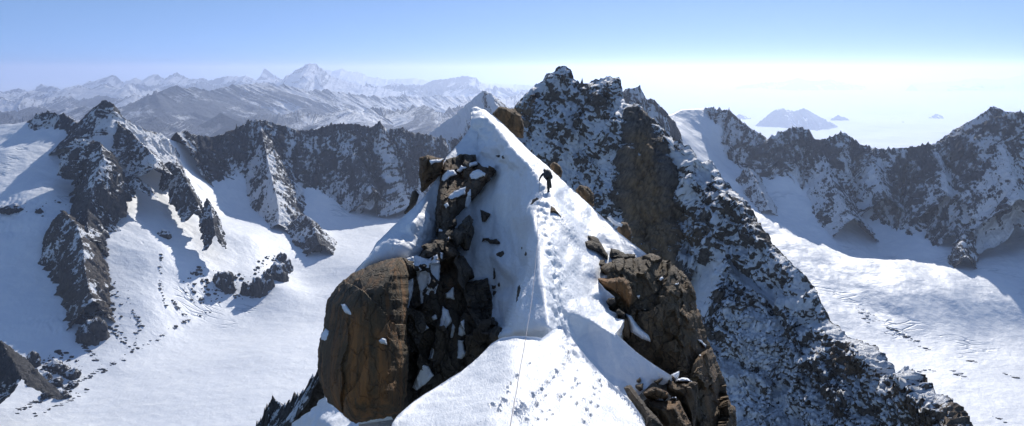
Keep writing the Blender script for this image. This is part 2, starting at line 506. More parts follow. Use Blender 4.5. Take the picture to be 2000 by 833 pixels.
rg = lambda *a, **k: ridge('mountain', *a, kind='structure', **k)
rg([(-60,285,5000),(0,270,5000),(40,250,5000),(75,225,4950),(100,222,4950),(130,228,4950),(150,243,4900),(165,262,4850)], slope=(60,50), drop=240, mat=M_RIDGE, seed=2, jag=11, snow=(-.2,.0))
rg([(140,262,4850),(155,240,4900),(170,225,4900),(190,207,4850),(205,198,4800),(222,203,4800),(235,225,4850),(260,245,4900),(290,258,5000),(318,264,5100)], slope=(54,52), drop=235, mat=M_RIDGE, seed=4, jag=9, snow=(-.2,.0),
   sfun=lambda px, py: .9*soft(px, py, [(245,240),(285,262),(330,268),(335,330),(300,320),(280,275)], 10)+.8*soft(px, py, [(213,250),(235,245),(262,285),(215,290)], 7))
rg([(218,232,4800),(232,245,4700),(262,268,4600),(285,290,4520),(300,305,4450),(306,318,4420)], slope=(60,60), drop=105, mat=M_SPUR, seed=6, jag=8, flute=16)
rg([(140,278,4400),(165,276,4350),(195,280,4350),(203,310,4250),(188,350,4150),(172,400,4050),(170,440,3950),(175,470,3850)], slope=(64,64), drop=175, mat=M_SPUR, seed=8, jag=9, flute=30, concave=.15, snow=(.02,0))
rg([(122,415,3950),(150,440,3850),(162,480,3750),(165,520,3650),(172,560,3560),(182,590,3480)], slope=(63,62), drop=190, mat=M_SPUR, seed=9, jag=8, flute=26, concave=.15, tint=.2, snow=(-.04,-.06))
rg([(330,318,4800),(352,333,4600),(362,350,4520),(375,378,4440),(388,402,4370)], slope=(66,64), drop=115, mat=M_SPUR, seed=11, jag=8, flute=10, concave=.1, spike=1.5)
rg([(404,392,4420),(411,402,4370),(416,430,4280),(421,462,4190)], slope=(68,66), drop=90, mat=M_SPUR, seed=12, jag=8, flute=8, concave=.1, spike=1.5)
rg([(240,330,4500),(262,345,4400),(268,368,4330)], slope=(50,50), drop=70, mat=M_SPUR, seed=13, jag=6, flute=12)
rg([(345,262,5250),(355,260,5300),(375,265,5350),(400,268,5400),(420,270,5450),(440,262,5500),(470,248,5600),(495,238,5680),(512,236,5700),(540,245,5750),(575,255,5800),(600,258,5850),(630,252,5900),(650,245,5980),(690,245,6000),(725,250,6050),(742,240,6050),(755,252,6100),(790,255,6150),(820,264,6200),(870,272,6300)],
   slope=(61,50), drop=500, mat=M_RIDGE, seed=14, jag=14, flute=40, wl=58, nt=110, snow=(-.16,.0), spike=.9, ends=False)
rg([(508,242,5690),(518,290,5480),(528,340,5280),(540,385,5120),(545,420,4980),(543,440,4900)], slope=(58,58), drop=230, mat=M_RIDGE, seed=15, jag=8, flute=26, snow=(0,.1))
rg([(655,262,5950),(690,300,5800),(715,345,5680),(730,375,5600)], slope=(58,58), drop=170, mat=M_RIDGE, seed=16, jag=6, flute=26, snow=(-.06,0))
rg([(588,418,5000),(606,430,4900),(616,455,4780),(624,480,4680)], slope=(54,54), drop=110, mat=M_SPUR, seed=17, jag=8, flute=16)
rg([(820,270,6550),(838,262,6600),(860,245,6700),(890,224,6800),(918,198,6900),(945,177,7000),(960,184,7000),(985,205,7100),(1010,230,7200),(1060,262,7200)], slope=(50,45), drop=520, mat=M_RIDGE, seed=18, jag=6, flute=30, ends=False, snow=(0,.05),
   sfun=lambda px, py: .6*soft(px, py, [(840,270),(890,215),(930,180),(925,230),(870,275)], 14))
for i, (x, y, Yd, dp) in enumerate([(376,268,5340,60),(412,272,5400,50),(462,246,5560,50),(742,238,6050,80),(1424,214,5600,60),(1548,250,5300,40),(1586,266,5260,40)]):
    rg([(x-5, y+16, Yd), (x-2, y+4, Yd), (x, y-3, Yd), (x+2, y+5, Yd), (x+6, y+18, Yd)], slope=(74,72), drop=dp*1.6, mat=M_RIDGE, seed=330+i, jag=4, flute=6, wl=30, step=1.2, nt=40, rough=3, concave=.2, spike=1., snow=(-.2,-.1))
# rock by the lower left corner
rg([(-120,640,2700),(-40,652,2700),(0,670,2680),(14,690,2660),(28,716,2630),(42,745,2600)], slope=(60,58), drop=120, mat=M_SPUR, seed=19, jag=9, flute=20, snow=(-.2,-.35))

# ---- crags and loose rock standing out of the left snow slopes
def ico(n=2):
    import bmesh
    bm = bmesh.new(); bmesh.ops.create_icosphere(bm, subdivisions=n, radius=1)
    v = np.array([x.co[:] for x in bm.verts]); f = np.array([[x.index for x in q.verts] for q in bm.faces]); bm.free()
    return v, f
I2, I3, I4 = ico(2), ico(3), ico(4)
def stone(c, w, d, h, seed, base, k=.35, lean=0.):
    v, f = base
    n = 1+k*fbm(v[:, 0]*1.3, v[:, 1]*1.3, v[:, 2]*.9+seed*3.7, seed, 4, .65)+k*.8*ridged(v[:, 0]*1.6, v[:, 1]*1.6, v[:, 2]*.7+seed, seed+5, 3)-k*.3
    p = v*n[:, None]*np.array([w, d, h])*.5
    p[:, 0] += lean*p[:, 2]
    return p+c, f
def heap(name, base, mat, stones, kind, snow=-.1, tint=0.):
    Vs, Fs, o = [], [], 0
    for q in stones:
        p, f = stone(*q, base); Vs.append(p); Fs.append(f+o); o += len(p)
    V = np.vstack(Vs)
    me = mesh_np(name, V, np.vstack(Fs), True, {'snow': np.full(len(V), snow), 'tint': np.full(len(V), tint)})
    return link(name, me, mat, kind=kind)
for i, (x, y, w_, h_) in enumerate([(437,545,34,52),(447,560,22,30),(478,562,18,44),(503,556,34,60),(522,548,24,48),(541,528,44,52),(560,518,18,34),(549,500,16,30),(590,470,34,30),(612,478,26,40),(605,450,30,34),(178,640,58,56),(158,618,34,24),(62,700,28,44),(80,732,38,32),(104,712,30,28),(122,722,22,26),(108,745,26,24),(140,728,26,30),(122,770,26,22),(92,768,24,24),(140,750,18,20),(318,455,26,22),(76,412,14,12),(20,405,40,20),(385,412,20,22)]):
    c = ground_at('glacier', x, y+h_*.3); u = c[1]/F
    heap('outcrop', I4, M_SPUR, [(c, w_*u, w_*u*.9, h_*u*1.0, 300+i)], 'structure', snow=.0)
rr = random.Random(5)
st = []
def strew(x, y, lo, hi, el=1.):
    c = ground_at('glacier', x, y); u = c[1]/F
    w_ = (lo+(hi-lo)*rr.random()**2.6)*u
    st.append((c, w_*rr.uniform(.9, 1.8)*el, w_*rr.uniform(.8, 1.6), w_*rr.uniform(.5, 1.), rr.randrange(9999)))
for (cx_, cy_, rx, ry, n_, lo, hi) in [(400,560,45,40,60,2,8),(470,560,50,26,50,2,8),(530,530,36,30,50,2,8),(110,730,58,42,110,2,9),(185,600,40,26,40,2,8),(230,600,30,40,16,2,6),(600,470,30,22,30,2,7),(90,410,60,20,14,1.5,5),(215,560,18,20,12,2,6)]:
    for k in range(int(n_*1.6)):
        a, q = rr.uniform(0, 6.283), math.sqrt(rr.random())
        strew(cx_+rx*q*math.cos(a), cy_+ry*q*math.sin(a), lo*.5, hi*.95)
for pl, n_, w_ in [([(310,548),(314,575),(322,600)],26,4),([(335,588),(348,606),(362,622)],30,4),([(258,608),(272,640),(262,668),(258,690)],50,5),([(200,632),(230,660),(256,684)],30,4),([(150,668),(175,690),(196,712)],30,5),([(30,806),(90,776),(150,748),(200,724),(245,696),(268,680),(300,668)],110,5),([(300,668),(340,640),(380,618),(430,604)],26,3.5),([(170,760),(120,790),(60,815)],36,4),([(213,640),(235,652),(250,668)],16,4),([(312,500),(313,540)],10,3)]:
    d_ = densify(pl, 1.)
    for k in range(int(n_*1.7)):
        p_ = d_[int(len(d_)*rr.random()*(.5+.5*abs(math.sin(k*2.1)))) % len(d_)]
        strew(p_[0]+rr.gauss(0, w_*.55), p_[1]+rr.gauss(0, w_*.5), .4, 4.2, 1.9)
heap('rubble', I2, M_SPUR, st, 'stuff', snow=-.25)

# ---- right snow basin
right_ctrl = [(1950,700,3410),(1700,700,3410),(1950,833,2870),(1600,490,4370),(1555,410,4860),(1560,320,5200),(1500,340,5180),(1430,290,5480),(1350,230,5600),(1400,224,5680),(1410,250,5560),(1370,262,5480),(1320,262,5250),(1390,290,5380),(1470,380,5000),(1530,350,5080),
 (1610,430,4760),(1700,470,4640),(1800,480,4480),(1750,520,4160),(1900,510,4220),(2020,520,4110),(1850,600,3790),(1700,600,3830),(1600,560,3990),(1650,640,3680),(1500,480,4380),(1440,420,4700),
 (1650,360,5060),(1740,390,4950),(1830,420,4760),(1940,450,4480),(2080,450,4400),(2100,700,3410),(1400,500,4350),(1300,420,4700),(1250,300,5100),(1500,833,2870),(1740,640,3660),(1900,640,3660),(1300,600,3800),(2100,833,2870),(1600,330,5200),(1700,355,5060)]
def roll(X, Y, PX, PY):
    m = np.clip((Y-3350)/450, 0, 1)*np.clip((5000-Y)/400, 0, 1)
    return behind(RIGHT_WALL, PX, Y)+42*m*fbm(X/300+3, Y/520, 0*X, 61, 2, .35)+4*m*fbm(X/60, Y/130, 0*X, 67, 3)
basin('snowfield', right_ctrl, (1180, 2200), (2250, 6100), 470, 900, seed=9, extra=roll)
RK = dict(mat=M_RIDGE, jag=14, flute=42, wl=58, nt=110, spike=.9, ends=False, slope=(60,50))
rg([(1374,217,5700),(1384,210,5700),(1400,216,5660),(1425,219,5620),(1450,243,5520),(1465,255,5460),(1480,262,5410)],
   seed=24, drop=95, snow=(-.14,.06), **{**RK, 'flute': 18})
rg([(1436,236,5560),(1450,243,5500),(1465,255,5450),(1480,262,5400),(1500,276,5300),(1520,262,5300),(1550,252,5300),(1580,255,5280),(1590,272,5250),(1610,276,5200),(1640,260,5200),(1662,268,5200),(1680,285,5150),(1710,292,5080)],
   seed=36, drop=300, snow=(-.14,.06), **{**RK, 'ends': True})
rg([(1640,282,5220),(1680,288,5150),(1700,292,5100),(1740,293,5050),(1780,290,5000),(1830,283,4900),(1850,276,4880),(1890,255,4800),(1940,235,4700),(1970,226,4650),(2010,222,4600),(2130,216,4500)],
   seed=34, drop=560, snow=(-.14,.02), **RK)
rg([(1820,285,5700),(1840,272,5700),(1870,250,5650),(1900,235,5600),(1940,208,5600),(1965,219,5600),(2000,222,5600),(2080,242,5600)], slope=(50,50), drop=300, mat=M_RIDGE, seed=25, jag=6, ends=False, snow=(-.05,0))
rg([(1604,284,5200),(1618,330,5000),(1630,365,4850),(1645,395,4720),(1668,428,4580)], slope=(56,58), drop=170, mat=M_RIDGE, seed=26, jag=8, flute=24, snow=(0,.08))
rg([(1700,298,5080),(1712,325,4960),(1722,355,4850),(1730,385,4760)], slope=(56,56), drop=160, mat=M_RIDGE, seed=27, jag=6, flute=24, snow=(0,.05))
rg([(1462,330,5120),(1476,355,5010),(1490,380,4900),(1503,410,4780)], slope=(58,58), drop=110, mat=M_RIDGE, seed=28, jag=7, flute=26, snow=(.05,.1))
rg([(1830,290,4880),(1846,340,4700),(1852,385,4560)], slope=(56,56), drop=160, mat=M_RIDGE, seed=29, jag=6, flute=24, snow=(-.03,.05))
rg([(1894,440,4380),(1884,458,4300),(1878,478,4230),(1888,505,4120)], slope=(62,60), drop=80, mat=M_SPUR, seed=30, jag=7, flute=10, concave=.1)
rg([(1950,240,4680),(1965,300,4480),(1985,360,4300),(1992,390,4200)], slope=(56,56), drop=190, mat=M_RIDGE, seed=31, jag=6, flute=26)
rg([(1195,215,4600),(1215,182,4550),(1224,174,4530),(1250,171,4500),(1262,194,4500),(1276,195,4500),(1300,218,4500),(1316,238,4500),(1330,262,4500)], slope=(56,50), drop=260, mat=M_RIDGE, seed=32, jag=6, flute=22, ends=False, snow=(-.05,.25))

st = []
def strew2(x, y, lo, hi, el=1.):
    c = ground_at('snowfield', x, y); u = c[1]/F
    w_ = (lo*.7+(hi-lo)*rr.random()**2.4)*u
    st.append((c, w_*rr.uniform(1, 2.2)*el, w_*rr.uniform(.8, 1.6), w_*rr.uniform(.4, .8), rr.randrange(9999)))
for pl, n_, w_ in [([(1690,610),(1740,645),(1790,672),(1815,686)],40,5),([(1730,640),(1775,660),(1800,668)],24,4),([(1880,700),(1920,716)],14,3),([(1855,725),(1890,742)],16,5),([(1790,720),(1830,730)],10,5),([(1960,730),(1985,740)],8,2),([(1940,815),(1970,828)],8,2),([(1665,596),(1715,640),(1740,660)],26,5)]:
    d_ = densify(pl, 1.)
    for k in range(n_):
        p_ = d_[rr.randrange(len(d_))]; strew2(p_[0]+rr.gauss(0, w_*.6), p_[1]+rr.gauss(0, w_*.45), 1.4, 5., 1.5)
heap('rubble', I2, M_SPUR, st, 'stuff', snow=-.2)

# ---- far ranges and the sea of cloud
SC = 2.3                                  # how far away the hazy ranges stand
def far(pts, seed, drop=1100, slope=(36, 40), jag=60, flute=300, wl=1100, **k):
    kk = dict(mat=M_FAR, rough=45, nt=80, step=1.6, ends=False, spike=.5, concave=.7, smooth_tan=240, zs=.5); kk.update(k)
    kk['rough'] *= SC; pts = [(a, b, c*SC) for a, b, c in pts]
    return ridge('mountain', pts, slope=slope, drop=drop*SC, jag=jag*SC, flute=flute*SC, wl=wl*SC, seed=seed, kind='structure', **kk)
def peaks(seed, x0, x1, base, amp, Y, gap=46, **k):
    """a hazy range: a zigzag of summits and saddles along a base row"""
    q = random.Random(seed); x = x0; pts = []; up = True
    while x < x1:
        b = np.interp(x, [c[0] for c in base], [c[1] for c in base])
        pts.append((x, b-(amp*q.uniform(.45, 1.) if up else amp*q.uniform(-.25, .25)), Y+q.uniform(-.04, .04)*Y))
        x += gap*q.uniform(.35, .8); up = not up
    return far(pts, seed, **k)
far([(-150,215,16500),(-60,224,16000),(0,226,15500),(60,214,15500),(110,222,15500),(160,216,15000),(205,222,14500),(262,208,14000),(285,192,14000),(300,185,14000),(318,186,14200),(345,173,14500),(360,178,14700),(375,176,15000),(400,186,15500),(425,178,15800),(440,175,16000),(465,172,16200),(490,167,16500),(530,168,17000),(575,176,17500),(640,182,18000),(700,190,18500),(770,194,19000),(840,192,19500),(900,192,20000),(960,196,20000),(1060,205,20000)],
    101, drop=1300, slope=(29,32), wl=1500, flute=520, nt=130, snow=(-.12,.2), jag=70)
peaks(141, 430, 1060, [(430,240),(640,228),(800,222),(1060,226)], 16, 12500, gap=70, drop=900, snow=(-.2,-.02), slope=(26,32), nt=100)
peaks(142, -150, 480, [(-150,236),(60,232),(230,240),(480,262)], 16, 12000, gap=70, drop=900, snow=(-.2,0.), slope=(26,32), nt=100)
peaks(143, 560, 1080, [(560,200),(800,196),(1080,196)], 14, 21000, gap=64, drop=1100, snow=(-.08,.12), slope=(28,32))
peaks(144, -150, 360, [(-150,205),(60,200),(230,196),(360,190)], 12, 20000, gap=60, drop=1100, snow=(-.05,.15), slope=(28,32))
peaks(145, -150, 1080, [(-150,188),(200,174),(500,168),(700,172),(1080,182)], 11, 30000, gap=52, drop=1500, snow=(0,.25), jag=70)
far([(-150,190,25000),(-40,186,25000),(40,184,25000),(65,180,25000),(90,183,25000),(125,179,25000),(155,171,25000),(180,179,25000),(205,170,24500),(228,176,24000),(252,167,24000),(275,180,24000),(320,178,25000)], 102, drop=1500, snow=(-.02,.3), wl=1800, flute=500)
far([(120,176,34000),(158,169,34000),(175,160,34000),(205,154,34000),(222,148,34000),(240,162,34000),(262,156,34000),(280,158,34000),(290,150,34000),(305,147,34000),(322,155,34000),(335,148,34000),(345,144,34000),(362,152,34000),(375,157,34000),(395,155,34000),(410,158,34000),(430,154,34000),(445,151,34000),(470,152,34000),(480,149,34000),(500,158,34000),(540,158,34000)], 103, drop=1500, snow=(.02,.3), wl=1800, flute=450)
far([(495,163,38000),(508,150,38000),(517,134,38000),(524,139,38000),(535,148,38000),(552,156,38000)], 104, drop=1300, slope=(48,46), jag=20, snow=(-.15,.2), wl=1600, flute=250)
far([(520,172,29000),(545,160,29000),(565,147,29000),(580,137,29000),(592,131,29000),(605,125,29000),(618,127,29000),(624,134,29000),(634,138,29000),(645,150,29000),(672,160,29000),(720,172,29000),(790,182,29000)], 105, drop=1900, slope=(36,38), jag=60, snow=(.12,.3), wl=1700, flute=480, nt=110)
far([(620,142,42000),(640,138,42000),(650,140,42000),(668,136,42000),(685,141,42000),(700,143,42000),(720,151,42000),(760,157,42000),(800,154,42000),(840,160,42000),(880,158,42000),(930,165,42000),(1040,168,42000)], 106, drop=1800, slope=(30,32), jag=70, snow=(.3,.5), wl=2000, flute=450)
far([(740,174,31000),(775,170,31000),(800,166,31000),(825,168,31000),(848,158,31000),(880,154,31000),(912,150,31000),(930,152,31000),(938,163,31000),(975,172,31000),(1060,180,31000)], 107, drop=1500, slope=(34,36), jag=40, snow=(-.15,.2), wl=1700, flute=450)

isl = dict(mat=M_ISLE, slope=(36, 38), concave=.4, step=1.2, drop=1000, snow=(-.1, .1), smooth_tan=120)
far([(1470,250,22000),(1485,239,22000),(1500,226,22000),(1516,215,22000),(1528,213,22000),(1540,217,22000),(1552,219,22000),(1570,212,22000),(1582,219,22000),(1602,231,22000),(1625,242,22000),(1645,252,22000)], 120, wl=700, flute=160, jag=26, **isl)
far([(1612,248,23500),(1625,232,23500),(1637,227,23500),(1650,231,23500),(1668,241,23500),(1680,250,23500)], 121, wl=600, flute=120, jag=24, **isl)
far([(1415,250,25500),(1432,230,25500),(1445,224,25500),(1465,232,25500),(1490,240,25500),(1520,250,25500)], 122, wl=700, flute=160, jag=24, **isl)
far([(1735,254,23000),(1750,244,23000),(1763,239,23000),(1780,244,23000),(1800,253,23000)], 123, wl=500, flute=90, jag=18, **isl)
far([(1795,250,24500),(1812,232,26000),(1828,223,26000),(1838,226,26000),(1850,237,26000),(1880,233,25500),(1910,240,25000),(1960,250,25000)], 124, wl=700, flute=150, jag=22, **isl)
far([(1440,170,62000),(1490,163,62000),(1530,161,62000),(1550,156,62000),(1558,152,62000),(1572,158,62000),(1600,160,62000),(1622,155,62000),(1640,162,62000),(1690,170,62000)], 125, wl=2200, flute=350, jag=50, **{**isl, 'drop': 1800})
far([(1780,165,60000),(1840,162,60000),(1880,158,60000),(1905,153,60000),(1930,156,60000),(1960,156,60000),(1985,150,60000),(2010,145,60000),(2060,138,60000),(2200,160,60000)], 126, wl=2400, flute=500, jag=50, **{**isl, 'drop': 1900, 'snow': (.2, .4)})

def cloud_sheet():
    px = np.linspace(-500, 2500, 500); Y = 1/np.linspace(1/15000, 1/700000, 420)
    YY, PX = np.meshgrid(Y, px, indexing='ij'); X = (PX-CX)/F*YY
    a = np.clip(YY/20000, .25, 1)
    z = -3450+3.6*(70*fbm(X/12000, YY/12000, 0*X, 5, 4)*1.2+45*np.clip(ridged(X/5300, YY/5300, 0*X, 8, 3), -.5, 1))
    me = mesh_np('cloud_sea', np.stack([X, YY, z], -1).reshape(-1, 3), grid_faces(420, 500), True)
    m = NT('cloud'); m.out((.88, .89, .91), 1., m.bump(m.noise(m.obj(), 1/900., 6, .6), 120.), 0.)
    return link('clouds', me, m.m, kind='structure')
cloud_sheet()
def ground_sheet():
    V = np.array([(-700000, 1200, -5500), (700000, 1200, -5500), (700000, 740000, -5500), (-700000, 740000, -5500)], float)
    me = mesh_np('ground', V, np.array([[0, 1, 2, 3]]), False)
    m = NT('valley_floor'); n = m.noise(m.obj(), 1/2500., 6, .6)
    m.out(m.mix(m.mapr(n, .4, .6), (.05, .06, .05), (.5, .52, .55)), .9)
    return link('ground', me, m.m, kind='structure')
ground_sheet()

# ================================================================== reliefs: surfaces through control points in space
def relief(outline, pts, lines=(), step=2.2, smooth=3, edge_rough=0., edge_wl=30., seed=1, disp=None, back=None, keep_edge=True):
    """outline: closed (px,py,Y); pts: interior (px,py,Y); lines: polylines of (px,py,Y) = creases.
    returns V, T, (px,py), n_front"""
    rng = np.random.default_rng(seed)
    ctrl = [tuple(p) for p in outline]; n = len(ctrl)
    edges = [(i, (i+1) % n) for i in range(n)]
    for ln in lines:
        b = len(ctrl); ctrl += [tuple(p) for p in ln]; edges += [(b+i, b+i+1) for i in range(len(ln)-1)]
    ctrl += [tuple(p) for p in pts]
    ol = densify(outline, step, True)
    if edge_rough:
        k = ol[:, :2]
        nrm = np.roll(k, -1, 0)-np.roll(k, 1, 0); nrm = np.stack([-nrm[:, 1], nrm[:, 0]], -1)/(np.linalg.norm(nrm, axis=1, keepdims=True)+1e-6)
        r = fbm(k[:, 0]/edge_wl, k[:, 1]/edge_wl, 0*k[:, 0]+seed, seed, 4, .6)
        ol[:, :2] = k+nrm*(r*edge_rough)[:, None]
    W, T, B = tri_fill(ol, step, rng)
    inv = interp_inv(ctrl, edges, W[:, 0], W[:, 1])
    fixed = np.zeros(len(W), bool)
    inv = laplace(inv, T, smooth, fixed)
    V = P(W[:, 0], W[:, 1], 1/inv)
    T = orient(V, T)
    N = vert_normals(V, T)
    if disp is not None:
        V = disp(V, N, W)
    nf = len(V)
    if back:
        V, T = close_back(V, T, B, **back)
    return V, T, W, nf, B

def pad(a, n):
    return np.r_[a, np.full(n-len(a), a.mean() if len(a) else 0)]

# ---- the big rock and snow mountain behind the summit
crest = [(1000,222,1000),(1012,205,1000),(1028,188,1000),(1045,170,1000),(1060,160,995),(1068,148,985),(1080,146,975),(1088,136,965),(1100,133,960),(1110,136,955),(1118,141,950),(1122,158,945),(1134,166,938),(1137,154,936),(1140,166,934),(1150,168,928),(1158,160,922),(1170,158,914),(1180,156,905),(1190,154,900),(1194,152,898),(1200,158,893),(1207,157,890),(1211,157,888),(1215,172,880),(1219,196,872),(1228,208,862),(1240,214,852),(1244,201,848),(1249,202,845),(1254,214,840),(1262,228,832),(1272,236,824),(1276,233,820),(1282,240,815),(1292,250,806),(1305,265,796),(1319,275,786),(1336,284,775),(1351,292,765),(1357,303,760),(1362,318,752),(1374,326,742),(1380,316,738),(1390,318,732),(1402,334,722),(1410,346,712),(1424,362,698),(1438,378,686),(1450,390,676),(1461,402,666),(1479,432,648),(1500,460,628),(1512,484,618),(1530,498,604),(1552,522,588),(1572,540,574),(1593,566,560),(1608,596,546),(1625,632,532),(1640,640,522),(1650,652,514),(1662,664,506),(1676,668,498),(1688,672,490),(1703,678,482),(1716,680,474),(1728,694,468),(1742,714,460),(1752,732,454),(1760,738,450),(1764,724,447),(1774,718,442),(1786,728,437),(1800,734,430),(1812,736,425),(1818,752,421),(1824,750,418),(1832,766,415),(1850,776,408),(1866,786,402),(1885,800,396),(1897,822,391),(1906,840,388),(1915,870,384)]
outline = crest+[(1915,905,383),(1700,905,447),(1500,905,507),(1300,905,562),(1180,905,620),(1100,700,760),(1030,500,860),(985,330,930),(985,260,975)]
pillar = [(1240,222,836),(1238,262,806),(1228,330,772),(1230,400,742),(1238,470,716),(1250,520,700)]
mlines = [pillar,
    [(1276,262,800),(1290,300,782),(1296,360,752),(1306,420,728),(1312,470,708),(1316,510,694)],
    [(1318,300,786),(1330,350,770),(1336,400,752),(1338,450,735)],
    [(1352,330,745),(1360,380,722),(1376,430,700),(1396,470,676),(1412,512,652),(1408,540,640),(1396,570,632),(1384,610,622)],
    [(1412,512,652),(1440,540,636),(1480,570,612),(1520,600,590),(1580,650,556),(1640,700,510),(1700,730,475)],
    [(1060,200,985),(1050,240,965),(1040,300,935)],
    [(1140,200,925),(1150,240,900),(1140,300,880)]]
mpts = [(1100,200,935),(1090,300,895),(1100,400,850),(1180,200,888),(1180,260,858),(1190,340,820),(1180,420,790),(1200,480,762),(1100,520,815),(1160,560,770),(1230,560,715),
    (1260,350,764),(1262,450,728),(1320,540,694),(1350,560,690),(1370,520,690),(1345,620,668),(1360,700,620),(1420,620,612),(1440,720,577),(1500,660,572),(1520,760,546),(1600,740,527),(1600,833,502),(1700,790,467),(1800,800,424),
    (1420,440,668),(1460,480,640),(1500,530,608),(1400,390,705),(1330,310,782),(1450,830,532),(1340,800,580),(1250,700,650),(1200,640,710)]
def mdisp(V, N, W):
    px, py = W[:, 0], W[:, 1]
    smoothm = np.clip(soft(px, py, [(1362,520),(1412,508),(1405,560),(1384,640),(1370,640),(1340,560),(1372,520)], 10)+soft(px, py, [(1418,500),(1470,540),(1540,600),(1530,610),(1450,555),(1415,520)], 8), 0, 1)
    pil = soft(px, py, [(1238,235),(1270,240),(1290,300),(1310,430),(1316,520),(1240,520),(1228,400),(1232,300)], 8)
    k = (1-.8*smoothm)
    d = 11*ridged(V[:, 0]/36+V[:, 2]/90, V[:, 1]/60, V[:, 2]/75, 71, 4, .55)*(1-.35*pil)+13*ridged(V[:, 0]/75+V[:, 2]/140+4, V[:, 1]/120, V[:, 2]/190, 70, 2, .5)+6.5*fbm(V[:, 0]/11+V[:, 2]/26, V[:, 1]/16, V[:, 2]/34, 72, 4, .62)
    d = d+2.2*fbm(V[:, 0]/4.5, V[:, 1]/4.5, V[:, 2]/9, 73, 3, .6)
    global GUL
    GUL = ridged(V[:, 0]/36+V[:, 2]/90, V[:, 1]/60, V[:, 2]/75, 71, 4, .55)+.6*ridged(V[:, 0]/9+V[:, 2]/16, V[:, 1]/14, V[:, 2]/22, 78, 3, .55)
    dirv = V/np.linalg.norm(V, axis=1, keepdims=True)
    low = np.clip((py-crest_y(px))/16, 0, 1)
    Nn = N*.75-dirv*.25
    V2 = V+Nn*(d*k*(.25+.75*low))[:, None]
    # a serrated skyline
    V2[:, 2] += (1-low)*3.2*ridged(px/13, 0*px, 0*px+.5, 75, 4, .65)*V[:, 1]/900*np.where(px > 1360, .8, 1)
    return V2
_cx, _cy = np.array([c[0] for c in crest]), np.array([c[1] for c in crest])
crest_y = lambda px: np.interp(px, _cx, _cy)
V, T, W, nf, B = relief(outline, mpts, mlines, step=2.3, smooth=4, seed=5, disp=mdisp, back=dict(depth=260, inward=.06, down=1.1, rings=10))
px, py = W[:, 0], W[:, 1]
sn = np.full(len(px), .19)-.22*(GUL-.85)-.5*fbm(V[:nf, 0]/48+V[:nf, 2]/60, V[:nf, 1]/80, V[:nf, 2]/130, 79, 3)
sn -= .28*np.clip(1-(py-crest_y(px))/26, 0, 1)                                    # bare rock along the skyline
sn -= .75*soft(px, py, [(1238,230),(1268,236),(1290,300),(1310,430),(1318,540),(1238,530),(1222,400),(1232,300)], 12)
sn -= .30*soft(px, py, [(1290,330),(1330,360),(1380,430),(1400,480),(1370,500),(1310,480)], 14)
sn -= .3*soft(px, py, [(1640,660),(1760,740),(1900,800),(1915,870),(1860,850),(1780,790),(1690,740),(1640,690)], 12)
sn -= .35*soft(px, py, [(1020,215),(1060,180),(1075,200),(1050,270),(1010,260)], 10)
sn += .8*soft(px, py, [(1040,185),(1066,152),(1072,152),(1062,180),(1040,205),(1025,205)], 4)
sn += .5*soft(px, py, [(1090,330),(1140,280),(1150,300),(1120,380),(1090,400)], 18)
sn += .55*soft(px, py, [(1368,520),(1416,508),(1410,560),(1386,640),(1370,640),(1340,580)], 10)
sn += .6*soft(px, py, [(1418,498),(1470,538),(1540,600),(1530,612),(1450,558),(1415,520)], 7)
sn += .28*soft(px, py, [(1310,290),(1350,300),(1362,350),(1400,420),(1380,430),(1340,370)], 12)
sn += .22*soft(px, py, [(1420,400),(1500,480),(1620,650),(1600,660),(1500,560),(1420,470)], 14)
sn += .10*soft(px, py, [(1420,600),(1640,720),(1860,833),(1900,900),(1400,900),(1400,700)], 30)
tn = .85*soft(px, py, [(1240,270),(1268,262),(1280,330),(1300,430),(1318,540),(1238,540),(1226,420),(1234,320)], 10)+.5*soft(px, py, [(1300,380),(1345,400),(1390,470),(1370,500),(1310,500)], 14)
tn += .45*soft(px, py, [(1000,215),(1035,190),(1060,215),(1050,260),(1030,300),(1000,280)], 12)
tn += .3*soft(px, py, [(1640,660),(1760,740),(1900,800),(1915,870),(1860,850),(1780,790),(1690,740),(1640,690)], 12)
me = mesh_np('mountain', V, T, True, {'snow': pad(sn, len(V)), 'tint': pad(np.clip(tn, 0, 1), len(V))})
link('mountain', me, M_PEAK, kind='structure')

# ================================================================== THE SUMMIT RIDGE
spine = [(925,208,73),(955,233,70),(980,263,65),(1010,300,59),(1042,332,54.5),(1062,368,50.5),(1050,398,47.5),(1040,425,45),(1046,455,42.5),(1050,500,39),(1056,540,36),(1064,580,34),(1072,640,31)]
right_sky = [(950,215,75),(985,245,72),(1030,290,67),(1075,330,62),(1110,362,58.5),(1150,399,55),(1200,447,51),(1235,476,49),(1265,498,47.5)]
fg_outline = [(923,207,73.3),(932,208,74)]+right_sky+[(1250,509,47.6),(1226,532,47),(1204,538,45),(1184,545,43.2),(1168,549,43.2),(1183,566,42.2),(1201,581,41.5),(1185,592,42),(1191,606,41.2),(1207,613,41),(1201,622,40.6),(1219,625,40.3),(1212,640,39),(1202,651,36.5),(1225,672,36),(1248,692,35.5),(1280,714,35),(1312,735,34.4),(1313,744,34.6),(1296,752,34.6),(1274,748,34.6),(1258,762,34.2),(1246,775,34),(1238,800,33),(1180,810,32.6),(1150,770,33),(1100,720,33),
   (1060,700,33),(1020,690,42),(960,705,55),(900,745,55),(800,815,54),(700,830,54),(690,700,54),(690,560,54.3),(688,536,54.6),(703,518,55.2),(720,500,56),(736,474,57),(752,458,57.7),(772,438,58.6),(800,412,60),(830,384,61.6),(846,358,63.6),(856,346,64.5),(866,318,66.2),(872,306,67),(890,286,68.6),(908,266,69.9),(919,247,70.9),(921,230,71.8),(919,214,73)]
